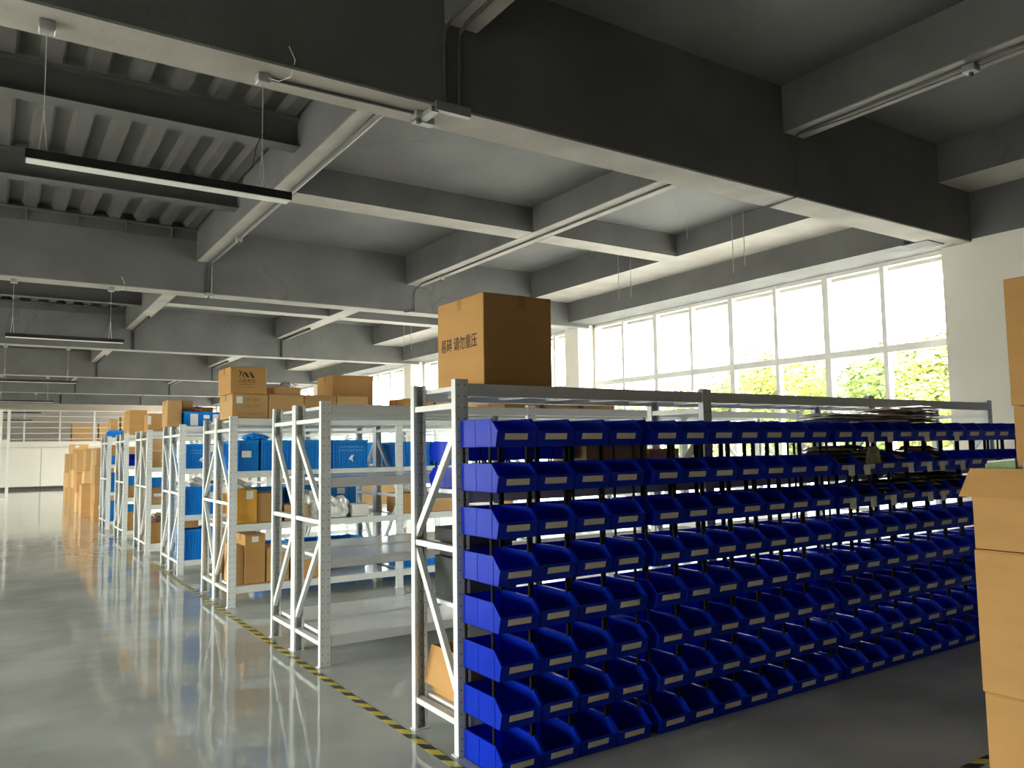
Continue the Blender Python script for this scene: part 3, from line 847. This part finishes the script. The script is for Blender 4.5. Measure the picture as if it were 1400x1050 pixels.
# ------------------------------------------------------------------ cartons and crates
def carton(label, x0, x1, y0, y1, z0, z1, m=None, tape_=True, notes=(), group=None, name='carton', rz=0.0, cat='carton', flap=None, gap=0.0):
    m = m or CARDS[0]
    cxm, cym = (x0 + x1) / 2, (y0 + y1) / 2
    t = tag(empty(name, (cxm, cym, z0 + 0.001), rz), label, cat, group)
    hx, hy, h = (x1 - x0) / 2, (y1 - y0) / 2, z1 - z0 - 0.002
    MB().cbox(-hx, hx, -hy, hy, 0, h - 0.006, 0.004).build('body', m, t)
    # top flaps meeting along the middle
    g = 0.0015
    MB().cbox(-hx + 0.001, hx - 0.001, -hy + 0.001, -g, h - 0.007, h - 0.001, 0.0015).build('flap', m, t)
    MB().cbox(-hx + 0.001, hx - 0.001, g, hy - 0.001, h - 0.007, h - 0.001, 0.0015).build('flap', m, t)
    if tape_:
        MB().box(-hx - 0.0008, hx + 0.0008, -0.024, 0.024, h - 0.001, h).box(-hx - 0.0008, -hx, -0.024, 0.024, h - 0.07, h).box(hx, hx + 0.0008, -0.024, 0.024, h - 0.07, h).build('packing_tape', M_TAPEB, t)
    for n_ in notes:   # (face, u, v, w, h): paper label on face '-y' or '-x', u from face centre
        f_, u, v, w_, h_ = n_
        if f_ == '-y': MB().box(u - w_ / 2, u + w_ / 2, -hy - 0.0012, -hy - 0.0002, v - h_ / 2, v + h_ / 2).build('paper_label', M_PAPER, t)
        else: MB().box(-hx - 0.0012, -hx - 0.0002, u - w_ / 2, u + w_ / 2, v - h_ / 2, v + h_ / 2).build('paper_label', M_PAPER, t)
    return t

def crate(label, x0, x1, y0, y1, z0, h, note=None, group='blue plastic crates', printed=False):
    cxm, cym = (x0 + x1) / 2, (y0 + y1) / 2
    t = tag(empty('plastic_crate', (cxm, cym, z0 + 0.001)), label, 'crate', group)
    hx, hy, tk = (x1 - x0) / 2 - 0.004, (y1 - y0) / 2 - 0.004, 0.006
    hx2, hy2 = hx - 0.008, hy - 0.008
    mb = MB()
    mb.box(-hx2, hx2, -hy2, hy2, 0, tk)
    mb.box(-hx2, hx2, -hy2, -hy2 + tk, tk, h - 0.03).box(-hx2, hx2, hy2 - tk, hy2, tk, h - 0.03)
    mb.box(-hx2, -hx2 + tk, -hy2 + tk, hy2 - tk, tk, h - 0.03).box(hx2 - tk, hx2, -hy2 + tk, hy2 - tk, tk, h - 0.03)
    mb.build('body', M_CRATE, t)
    rm = MB()
    rm.box(-hx, hx, -hy, -hy2 + tk, h - 0.032, h - 0.002).box(-hx, hx, hy2 - tk, hy, h - 0.032, h - 0.002)
    rm.box(-hx, -hx2 + tk, -hy2 + tk, hy2 - tk, h - 0.032, h - 0.002).box(hx2 - tk, hx, -hy2 + tk, hy2 - tk, h - 0.032, h - 0.002)
    rm.build('rim', M_CRATE, t)
    rb = MB()
    n = max(3, int(hx * 2 / 0.035))
    for i in range(n + 1):
        x = -hx2 + 0.004 + (2 * hx2 - 0.008) * i / n
        rb.box(x - 0.004, x + 0.004, -hy, -hy2, 0.012, h - 0.034)
    n = max(3, int(hy * 2 / 0.04))
    for i in range(n + 1):
        y = -hy2 + 0.004 + (2 * hy2 - 0.008) * i / n
        rb.box(-hx, -hx2, y - 0.004, y + 0.004, 0.012, h - 0.034)
    rb.box(-hx, hx, -hy, -hy2, 0.004, 0.016)
    rb.build('side_ribs', M_CRATE, t)
    if printed:
        for v in (0.72, 0.60):
            MB().box(-hx * 0.7, hx * 0.72, -hy - 0.0008, -hy, h * v, h * v + 0.012).build('print_line', M_INKB, t)
        MB().prism([(-0.03, h * .30), (0.02, h * .52), (0.0, h * .42), (0.045, h * .48), (0.015, h * .33), (0.03, h * .22), (-0.005, h * .30)], 'y', -hy - 0.0008, -hy).build('printed_mark', M_PAPER, t)
    if note:
        for (u, v, w_, h_) in note:
            MB().box(u - w_ / 2, u + w_ / 2, -hy - 0.0022, -hy - 0.0005, v - h_ / 2, v + h_ / 2).build('paper_label', M_PAPER, t)
    return t
M_INKB = mat('pale_blue_print', (0.10, 0.36, 0.75), 0.5)

def bag(label, x, y, z, sx, sy, sz, m=None, seed=1):
    rr = random.Random(seed)
    bm = bmesh.new()
    bmesh.ops.create_icosphere(bm, subdivisions=3, radius=1.0)
    ph = [rr.uniform(0, 6) for _ in range(6)]
    for v in bm.verts:
        c = v.co
        k = 1 + 0.13 * math.sin(c.x * 5 + ph[0]) * math.sin(c.y * 6 + ph[1]) + 0.10 * math.sin(c.z * 9 + c.x * 7 + ph[2]) + 0.07 * math.sin(c.y * 15 + c.z * 11 + ph[3])
        v.co = Vector((c.x * k * sx, c.y * k * sy, max(-0.55, c.z * k) * sz + 0.55 * sz))
    me = bpy.data.meshes.new('plastic_bag'); bm.to_mesh(me); bm.free()
    me.materials.append(m or M_BAG)
    return tag(put('plastic_bag', me, None, (x, y, z + 0.001)), label, 'bag', None)

# big carton on the near rack
Zt = TOP
big = carton('large brown carton with dark Chinese lettering on top of the near rack', 2.353, 2.842, 3.85, 4.408, Zt, 2.528, CARDS[0])
letter('lettering', '易碎 请勿重压', 0.088, M_INK, big, (-0.2445 - 0.0008, 0.012, 0.272), '-x', 0.0010, 0.80)
MB().box(-0.06, 0.0, -0.2798, -0.279, 0.47, 0.545).build('tape_patch', M_TAPEB, big, (0.06, 0, 0))
# open carton, black boxes inside the near rack
oc = tag(empty('open_carton', (2.47, 4.02, 0.201)), 'open brown carton with hanging flap on bottom shelf of near rack', 'carton')
hx, hy, h = 0.26, 0.215, 0.27
MB().box(-hx, hx, -hy, hy, 0, 0.004).box(-hx, -hx + .004, -hy, hy, .004, h).box(hx - .004, hx, -hy, hy, .004, h).box(-hx + .004, hx - .004, -hy, -hy + .004, .004, h).box(-hx + .004, hx - .004, hy - .004, hy, .004, h).build('body', CARDS[0], oc)
MB().prism([(-hx, h), (-hx - 0.004, h + 0.002), (-hx - 0.055, h - 0.205), (-hx - 0.050, h - 0.206)], 'y', -hy - 0.005, hy + 0.005).build('flap', CARDS[0], oc)
MB().prism([(hx, h), (hx + 0.004, h), (hx + 0.12, h + 0.13), (hx + 0.116, h + 0.134)], 'y', -hy, hy).build('flap', CARDS[0], oc)
MB().prism([(-hy, h), (-hy - 0.004, h), (-hy + 0.006, h + 0.12), (-hy + 0.010, h + 0.12)], 'x', -hx, hx).build('flap', CARDS[0], oc)
gb = tag(empty('grey_box', (2.40, 4.03, 0.761)), 'dark grey card box under a black box on near rack', 'box')
MB().cbox(-0.17, 0.17, -0.16, 0.21, 0, 0.23, 0.004).build('body', M_GRYBOX, gb)
MB().box(-0.172, -0.17, -0.14, -0.02, 0.02, 0.21).build('black_panel', M_BLKBOX, gb)
bb = tag(empty('black_box', (2.41, 4.05, 0.993)), 'black lidded gift box on a grey box in near rack', 'box')
MB().cbox(-0.155, 0.155, -0.15, 0.17, 0, 0.12, 0.003).build('body', M_BLKBOX, bb)
MB().cbox(-0.175, 0.175, -0.17, 0.20, 0.085, 0.165, 0.003).build('lid', M_BLKBOX, bb)
carton('dark brown carton on upper shelf of near rack behind the bins', 3.10, 3.62, 3.86, 4.22, 1.395, 1.70, CARDS[3])
carton('brown carton on upper shelf of near rack, beside a dark carton', 3.68, 3.95, 3.90, 4.22, 1.395, 1.60, CARDS[1])

# rack 2: boxes on top
z = TOP
y = RY[2] + 0.05
lo = carton('brown carton with faded print and paper label, under the logo carton', 2.13, 2.51, y, y + 0.55, z, 2.245, CARDS[1], notes=(('-y', -0.115, 0.20, 0.065, 0.075),), group='cartons on top of the second double row')
for (u, v, s_) in ((-0.03, 0.20, '品名'), (0.06, 0.20, '规格'), (-0.03, 0.13, '数量'), (0.06, 0.13, '日期'), (0.0, 0.05, '小庄文具有限公司')):
    letter('lettering', s_, 0.034, M_INKF, lo, (u, -0.2755, v), '-y')
up = carton('brown carton with black brush logo, top of the stack', 2.11, 2.49, y, y + 0.55, 2.245, 2.54, CARDS[0], group='cartons on top of the second double row')
lg = MB()
def sl(x, z_, w_, hh, dx): lg.prism([(x, z_), (x + w_, z_), (x + w_ + dx, z_ + hh), (x + dx, z_ + hh)], 'y', -0.2765, -0.2755)
lg.prism([(-0.105, .245), (-0.095, .25), (-0.075, .225), (-0.085, .22)], 'y', -0.2765, -0.2755)
lg.prism([(-0.075, .245), (-0.068, .24), (-0.09, .19), (-0.105, .175), (-0.102, .182)], 'y', -0.2765, -0.2755)
lg.prism([(-0.07, .21), (-0.062, .213), (-0.045, .172), (-0.055, .172)], 'y', -0.2765, -0.2755)
lg.prism([(-0.055, .232), (-0.03, .234), (0.012, .178), (-0.018, .176)], 'y', -0.2765, -0.2755)
lg.prism([(-0.055, .232), (-0.048, .233), (-0.062, .19), (-0.068, .19)], 'y', -0.2765, -0.2755)
lg.prism([(0.004, .232), (0.026, .234), (0.066, .174), (0.036, .172)], 'y', -0.2765, -0.2755)
lg.build('printed_logo', M_INK, up)
letter('lettering', '小庄文日', 0.046, M_INK, up, (-0.02, -0.2755, 0.135), '-y', 0.0004)
letter('lettering', 'XIAOZHUANG WEN RI', 0.0145, M_INK, up, (-0.03, -0.2755, 0.10), '-y')
letter('lettering', '—WWW. COM', 0.0145, M_INK, up, (0.015, -0.2755, 0.072), '-y')
carton('brown carton with faded print, right of the logo stack', 2.52, 2.91, y, y + 0.5, z, 2.25, CARDS[1], group='cartons on top of the second double row')
carton('flat brown carton under a white bag, on top of the racks', 2.60, 2.89, y + 0.05, y + 0.42, 2.25, 2.335, CARDS[2], tape_=False, group='cartons on top of the second double row')
bag('crumpled white bag on a flat carton on the racks', 2.78, y + 0.22, 2.335, 0.08, 0.08, 0.05, None, 5)
carton('brown carton, third along the rack top from the logo stack', 2.92, 3.29, y, y + 0.45, z, 2.25, CARDS[3], group='cartons on top of the second double row')
carton('brown carton in front of the tall carton on the rack top', 3.30, 3.68, y, y + 0.36, z, 2.25, CARDS[1], group='cartons on top of the second double row')
carton('tall brown carton standing behind others on the rack top', 3.40, 3.92, y + 0.40, y + 0.95, z, 2.53, CARDS[0], group='cartons on top of the second double row')
xx = 4.15
for q in range(6):
    wd = (0.40, 0.36, 0.42, 0.40, 0.38, 0.40)[q]
    carton('brown carton on the rack top seen under the near deck, %s from its left end' % ORD[q], xx, xx + wd, y, y + 0.45, z, z + 0.26 + 0.02 * (q % 3), CARDS[(q * 2) % 5], group='cartons on top of the second double row')
    xx += wd + 0.03
# rack 2: third deck crates
z = DK[2][2]
for q, (a, b) in enumerate(((2.19, 2.425), (2.44, 2.82), (2.83, 3.22), (3.25, 3.69))):
    crate('blue crate on the third shelf of the second double row, %s from left' % ORD[q], a, b, RY[2] + 0.05, RY[2] + 0.60, z, 0.33,
          ([(-0.02, 0.18, 0.10, 0.07)] if q == 0 else None), printed=(q == 3))
bag('knotted blue plastic bag lying on a blue crate', 2.45, RY[2] + 0.3, z + 0.332, 0.13, 0.14, 0.05, M_CRATE, 9)
crate('blue crate beyond the second upright of the second double row', 4.10, 4.50, RY[2] + 0.05, RY[2] + 0.60, z, 0.30)
crate('blue crate further right on the third shelf of the second row', 4.55, 4.95, RY[2] + 0.05, RY[2] + 0.60, z, 0.30)
# rack 2: second deck
z = DK[2][1]
carton('orange yellow carton with white label beside the second row upright', 2.205, 2.415, RY[2] + 0.10, RY[2] + 0.55, z, 1.215, M_ORANGE, notes=(('-y', 0.03, 0.30, 0.075, 0.085),), name='orange_carton')
carton('plain brown carton next to the orange carton', 2.43, 2.70, RY[2] + 0.14, RY[2] + 0.6, z, 1.17, CARDS[3])
carton('low brown carton right of the plain one on second shelf', 2.73, 2.98, RY[2] + 0.12, RY[2] + 0.5, z, 1.03, CARDS[1])
bag('clear plastic bag of goods behind the rack uprights', 3.07, RY[2] + 0.3, z, 0.14, 0.15, 0.19, None, 12)
bag('bulky white wrapped package on the second shelf', 3.37, RY[2] + 0.22, z, 0.13, 0.14, 0.155, None, 21)
carton('small white carton beside the wrapped package', 3.52, 3.72, RY[2] + 0.12, RY[2] + 0.40, z, 0.995, M_PAPER, tape_=False, name='white_carton')
for q, (xa, hh) in enumerate(((2.50, 0.34), (2.95, 0.36), (3.40, 0.38))):
    crate('blue crate in far half of the second row, %s from left on its second shelf' % ORD[q], xa, xa + 0.42, RY[2] + 0.72, RY[2] + 1.2, z, hh, [(0.0, 0.27, 0.10, 0.07)])
bag('grey plastic bag poking over the orange carton', 2.38, RY[2] + 0.85, z + 0.29, 0.16, 0.12, 0.10, None, 33)
for q in range(4):
    carton('carton on second shelf past the second upright, %s from left' % ORD[q], 4.12 + q * 0.42, 4.48 + q * 0.42, RY[2] + 0.1, RY[2] + 0.5, z, z + 0.24 + 0.03 * (q % 2), CARDS[q % 5], group='cartons past the second upright')
bag('grey bag on cartons past the second upright', 4.35, RY[2] + 0.3, z + 0.245, 0.14, 0.14, 0.08, None, 41)
# rack 2: bottom deck
z = DK[2][0]
carton('narrow brown carton at the bottom beside the upright', 2.19, 2.288, RY[2] + 0.12, RY[2] + 0.55, z, 0.62, CARDS[1])
carton('tall brown carton with a round white sticker on bottom shelf', 2.295, 2.51, RY[2] + 0.10, RY[2] + 0.5, z, 0.735, CARDS[0], notes=(('-y', -0.0, 0.47, 0.07, 0.06),))
carton('brown carton behind the upright on bottom shelf', 2.53, 2.78, RY[2] + 0.12, RY[2] + 0.5, z, 0.58, CARDS[2])
carton('low brown carton further along bottom shelf', 2.82, 3.15, RY[2] + 0.10, RY[2] + 0.5, z, 0.47, CARDS[0])
carton('pale brown carton at the far bottom corner of the row', 2.20, 2.44, RY[2] + 0.74, RY[2] + 1.16, z, 0.52, CARDS[4])
for q in range(3):
    crate('blue crate on bottom shelf of second row far half, %s from left' % ORD[q], 2.6 + q * 0.46, 3.02 + q * 0.46, RY[2] + 0.72, RY[2] + 1.2, z, 0.33)
for q in range(3):
    crate('blue crate on bottom shelf past the second upright, %s from left' % ORD[q], 4.15 + q * 0.5, 4.6 + q * 0.5, RY[2] + 0.1, RY[2] + 0.58, z, 0.33)
# rack 3
y = RY[3]
z = TOP
carton('tall narrow brown carton on third row rack top', 1.96, 2.14, y + 0.12, y + 0.52, z, 2.335, CARDS[1], notes=())
c3 = crate('blue crate with white papers on the third row rack top', 2.17, 2.70, y + 0.08, y + 0.58, z, 0.20, [(-0.14, 0.09, 0.10, 0.16), (0.02, 0.13, 0.08, 0.05), (0.14, 0.10, 0.08, 0.13)])
carton('brown carton standing in blue crate on the third row rack top', 2.19, 2.32, y + 0.30, y + 0.52, z + 0.01, 2.34, CARDS[1], tape_=False)
carton('small brown box in the blue crate on the rack top', 2.42, 2.58, y + 0.25, y + 0.5, z + 0.01, 2.25, CARDS[4], tape_=False)
carton('brown carton right of the blue crate on third row top', 2.72, 3.02, y + 0.1, y + 0.5, z, 2.37, CARDS[3])
bag('dark red-brown bag on top of the blue crate', 2.36, y + 0.2, z + 0.2, 0.07, 0.05, 0.05, PACK[3], 51)
z = DK[3][2]
crate('blue crate on the third shelf beside the third row upright', 2.19, 2.58, y + 0.05, y + 0.6, z, 0.335, [(0.14, 0.27, 0.09, 0.10)], printed=True)
crate('second blue crate on third shelf of the third row', 2.62, 3.02, y + 0.05, y + 0.6, z, 0.335)
crate('third blue crate on third shelf of the third row', 3.06, 3.46, y + 0.05, y + 0.6, z, 0.335)
z = DK[3][1]
crate('blue crate with label on second shelf beside third row upright', 2.19, 2.58, y + 0.05, y + 0.6, z, 0.38, [(0.13, 0.25, 0.09, 0.09)])
bag('grey bag heaped in a blue crate on second shelf', 2.37, y + 0.3, z + 0.33, 0.15, 0.18, 0.10, None, 61)
carton('brown carton on second shelf of the third row', 2.62, 3.0, y + 0.08, y + 0.5, z, z + 0.33, CARDS[0])
z = DK[3][0]
crate('blue crate with white bird mark on third row bottom shelf', 2.185, 2.60, y + 0.05, y + 0.6, z, 0.40, None, printed=False)
MB().prism([(-0.03, 0.0), (0.04, 0.02), (0.055, 0.05), (0.03, 0.045), (0.015, 0.07), (0.0, 0.03), (-0.03, 0.02)], 'y', 0, 0.001).build('bird_mark', M_PAPER, COL.objects[-1] if False else [o for o in COL.objects if o.get('label') == 'blue crate with white bird mark on third row bottom shelf'][0], (0.15, -0.2735, 0.17))
carton('brown carton on a blue crate near the third row upright', 2.20, 2.42, y + 0.30, y + 0.55, z + 0.401, z + 0.50, CARDS[3], tape_=False)
carton('brown carton on bottom shelf of the third row', 2.66, 3.05, y + 0.08, y + 0.5, z, z + 0.4, CARDS[1])
for q in range(3):
    crate('blue crate on third shelf past the third row second upright, %s from left' % ORD[q], 4.1 + q * 0.45, 4.5 + q * 0.45, y + 0.05, y + 0.6, DK[3][2], 0.33)
for q in range(3):
    carton('carton on second shelf past third row second upright, %s from left' % ORD[q], 4.1 + q * 0.45, 4.5 + q * 0.45, y + 0.05, y + 0.5, DK[3][1], DK[3][1] + 0.30, CARDS[q], group='cartons past the third row upright')
for q in range(4):
    carton('carton on third row rack top by the windows, %s from left' % ORD[q], 4.6 + q * 0.55, 5.1 + q * 0.55, y + 0.05, y + 0.55, TOP, TOP + 0.28 + 0.05 * (q % 2), CARDS[(q + 2) % 5], group='cartons on the third row rack top')
# rack 4
y = RY[4]
carton('brown carton on fourth row rack top', 2.12, 2.36, y + 0.1, y + 0.5, TOP, 2.26, CARDS[0], notes=(('-y', -0.10, 0.18, 0.05, 0.14),))
carton('brown carton on third shelf of the fourth row', 2.19, 2.52, y + 0.1, y + 0.55, DK[4][2], 1.66, CARDS[1], notes=(('-y', 0.04, 0.11, 0.12, 0.04),))
carton('pale carton on another carton, fourth row third shelf', 2.20, 2.50, y + 0.12, y + 0.5, 1.66, 1.86, CARDS[4])
carton('pale carton lying on second shelf of fourth row', 2.18, 2.50, y + 0.1, y + 0.55, 0.79, 0.98, CARDS[2], notes=(('-y', 0.0, 0.15, 0.22, 0.05),))
crate('blue crate on a carton, fourth row second shelf', 2.18, 2.50, y + 0.1, y + 0.5, 1.07, 0.15)
carton('dark carton under blue crate on fourth row second shelf', 2.19, 2.48, y + 0.12, y + 0.48, 0.98, 1.07, CARDS[3], tape_=False)
carton('brown carton with white label on fourth row bottom shelf', 2.19, 2.52, y + 0.1, y + 0.5, 0.17, 0.50, CARDS[0], notes=(('-y', 0.05, 0.24, 0.12, 0.12),))
bag('brown bag heaped on the fourth row bottom carton', 2.34, y + 0.3, 0.50, 0.13, 0.15, 0.09, PACK[1], 71)
# rack 5
y = RY[5]
carton('big brown carton on fifth row rack top', 2.185, 2.49, y + 0.05, y + 0.85, TOP, 2.455, CARDS[0], notes=(('-x', -0.2, 0.05, 0.05, 0.05),))
carton('brown carton right of the big one on fifth row top', 2.55, 3.0, y + 0.3, y + 0.8, TOP, 2.40, CARDS[1])
b5 = tag(empty('storage_bin', (2.34, y + 0.45, DK[5][2] + 0.001)), 'deep blue bin on third shelf of the fifth row', 'bin')
o = put('tray', ME_BIN, b5); o.scale = (1.2, 1.0, 1.5)
carton('small carton behind blue bin on fifth row', 2.2, 2.45, y + 0.47, y + 0.62, DK[5][2], 1.75, CARDS[2])
crate('blue crate on fifth row second shelf', 2.18, 2.55, y + 0.1, y + 0.5, 1.02, 0.17)
carton('brown carton under blue crate on fifth row second shelf', 2.18, 2.5, y + 0.1, y + 0.5, 0.79, 1.02, CARDS[3])
crate('low blue crate on carton, fifth row bottom shelf', 2.18, 2.55, y + 0.1, y + 0.5, 0.52, 0.12)
carton('brown carton with label on fifth row bottom shelf', 2.18, 2.5, y + 0.1, y + 0.5, 0.17, 0.52, CARDS[0], notes=(('-y', 0.0, 0.27, 0.1, 0.10),))
# rack 6
y = RY[6]
crate('small blue crate on sixth row rack top', 2.12, 2.50, y + 0.15, y + 0.55, TOP, 0.16)
carton('orange brown carton in blue crate on sixth row top', 2.17, 2.32, y + 0.25, y + 0.5, TOP + 0.01, 2.39, CARDS[2], tape_=False)
crate('blue crate on sixth row third shelf', 2.18, 2.55, y + 0.1, y + 0.5, 1.39, 0.2)
carton('carton behind blue crate on sixth row third shelf', 2.2, 2.5, y + 0.5, y + 0.62, 1.39, 1.82, CARDS[3])
crate('tall blue crate on sixth row second shelf', 2.18, 2.55, y + 0.1, y + 0.5, 0.79, 0.42)
crate('tall blue crate on sixth row bottom shelf', 2.18, 2.55, y + 0.1, y + 0.5, 0.17, 0.42)
# rack 1 is nearly empty: some boxes further along
y = RY[1]
for q in range(3):
    carton('flat carton on first double row top, %s from left' % ORD[q], 4.2 + q * 0.5, 4.62 + q * 0.5, y + 0.66, y + 1.2, TOP, TOP + 0.09, CARDS[(q + 1) % 5], group='flat cartons on the first double row')
carton('light brown carton on bottom shelf of first row far half', 4.2, 4.6, y + 0.72, y + 1.15, DK[1][0], DK[1][0] + 0.36, CARDS[1])

for q in range(5):
    crate('blue crate on the floor behind the second double row, %s from left' % ORD[q], 2.9 + q * 0.62, 3.48 + q * 0.62, 10.15, 10.55, 0.0, 0.34, group='blue crates on the floor')
# stacks of cartons on the floor further along the aisle
def fstack(x0, y0, wd, dp, hs, ordw, seed):
    rr = random.Random(seed)
    z = 0.0
    for q, hh in enumerate(hs):
        dx, dy = rr.uniform(-0.02, 0.02), rr.uniform(-0.02, 0.02)
        carton('brown carton in the %s floor stack past the racks, %s from the floor' % (ordw, ORD[q]), x0 + dx, x0 + wd + dx, y0 + dy, y0 + dp + dy, z, z + hh, CARDS[rr.randrange(5)],
               notes=(('-y', rr.uniform(-0.1, 0.1), hh * 0.75, 0.11, 0.07),), group='floor stacks of cartons past the racks')
        z += hh
fstack(2.10, 21.4, 0.42, 0.55, (0.46, 0.44, 0.45, 0.42), 'first', 1)
fstack(2.13, 22.2, 0.42, 0.6, (0.9, 0.86), 'second', 2)
fstack(1.98, 23.2, 0.45, 0.6, (0.85,), 'third', 3)
fstack(2.12, 24.1, 0.5, 0.7, (0.6, 0.58, 0.6), 'fourth', 4)
fstack(2.05, 25.6, 0.5, 0.7, (0.55, 0.55, 0.6), 'fifth', 5)
fstack(2.10, 27.2, 0.5, 0.8, (0.6, 0.55, 0.62), 'sixth', 6)
fstack(2.14, 28.9, 0.5, 0.8, (0.5, 0.65, 0.5, 0.3), 'seventh', 7)
fstack(2.15, 31.0, 0.5, 0.8, (0.5, 0.5, 0.65), 'eighth', 8)
for q, (x_, w_, h_) in enumerate(((3.3, 0.9, 0.85), (4.5, 0.9, 0.9), (5.5, 0.5, 1.3))):
    carton('orange brown carton on the far gallery floor, %s from left' % ORD[q], x_, x_ + w_, 44.6, 45.4, 2.26, 2.26 + h_, CARDS[4], group='cartons on the far gallery')

# foreground stacks at right
XA, YA = 3.505, 1.75
def fg(label, x0, x1, y0, y1, z0, z1, m, tp=True):
    t = carton(label, x0, x1, y0, y1, z0, z1, m, tape_=False)
    hx, hy, h = (x1 - x0) / 2, (y1 - y0) / 2, z1 - z0 - 0.002
    if tp:
        MB().box(-0.024, 0.024, -hy - .0008, hy + .0008, h - 0.001, h).box(-hx - .0008, -hx, -0.05, 0.0, 0.02, 0.10).build('packing_tape', M_TAPEB, t)
    return t
fg('large brown carton at the bottom of the right foreground stack', XA, XA + 0.42, YA - 0.62, YA - 0.003, 0.0, 0.573, CARDS[0])
fg('large brown carton second from the floor in the right foreground stack', XA - 0.01, XA + 0.42, YA - 0.62, YA, 0.573, 1.163, CARDS[0])
oc = tag(empty('open_carton', (XA + 0.21, YA - 0.30, 1.164)), 'open carton with folded flaps atop the right foreground stack', 'carton')
hx, hy, h = 0.205, 0.30, 0.335
MB().box(-hx, hx, -hy, hy, 0, .004).box(-hx, -hx + .004, -hy, hy, .004, h).box(hx - .004, hx, -hy, hy, .004, h).box(-hx + .004, hx - .004, -hy, -hy + .004, .004, h).box(-hx + .004, hx - .004, hy - .004, hy, .004, h).build('body', CARDS[0], oc)
n0 = MB()
n0.v = [(-hx - 0.002, -hy, h + .003), (-hx - 0.002, hy, h + .003), (-hx - 0.05, hy + 0.03, h - 0.115), (-hx - 0.05, -hy - 0.03, h - 0.115),
        (-hx - 0.006, -hy, h + .003), (-hx - 0.006, hy, h + .003), (-hx - 0.055, hy + 0.03, h - 0.115), (-hx - 0.055, -hy - 0.03, h - 0.115)]
n0.f = [(0, 1, 2, 3), (7, 6, 5, 4), (0, 4, 5, 1), (1, 5, 6, 2), (2, 6, 7, 3), (3, 7, 4, 0)]
n0.build('flap', CARDS[0], oc)
MB().prism([(hx, h), (hx + .004, h), (hx + 0.03, h + 0.11), (hx + 0.026, h + 0.112)], 'y', -hy, hy - 0.01).build('flap', CARDS[0], oc)
for q, (dx, dz, m_, lab) in enumerate(((-0.13, 0.030, M_GREENP, 'green printed booklet standing in the open carton'), (-0.09, 0.034, M_PAPER, 'white paper sheaf sticking up from the open carton'), (0.0, 0.04, M_PAPER, 'second white paper sheaf in the open carton'))):
    t = tag(empty('paper_sheaf', (XA + 0.21 + dx, YA - 0.30, 1.172)), lab, 'papers', 'papers in the open carton')
    ys = (0.15, 0.27) if q == 0 else (-0.25, 0.14) if q == 1 else (-0.25, 0.12)
    MB().prism([(ys[0], 0.0), (ys[1], 0.0), (ys[1], h + dz - 0.02), (ys[1] - 0.01, h + dz - 0.012), (ys[0], h + dz)], 'x', -0.012, 0.012).build('sheets', m_, t)
    MB().prism([(ys[0], h + dz), (ys[1] - 0.01, h + dz - 0.012), (ys[1] - 0.01, h + dz - 0.006), (ys[0], h + dz + 0.006)], 'x', -0.016, 0.016).build('top_edge', M_PAPER, t)
XD, YD = 3.98, 1.775
fg('brown carton at the floor of the rear right stack', XD, XD + 0.45, YD - 0.62, YD, 0.0, 0.60, CARDS[3], False)
fg('brown carton second from the floor in the rear right stack', XD, XD + 0.45, YD - 0.62, YD, 0.60, 1.19, CARDS[3], False)
fg('brown carton third from the floor in the rear right stack', XD, XD + 0.45, YD - 0.62, YD, 1.19, 1.777, CARDS[0], False)
fg('brown carton topmost of the rear right stack', XD - 0.02, XD + 0.45, YD - 0.62, YD, 1.777, 2.378, CARDS[0], False)
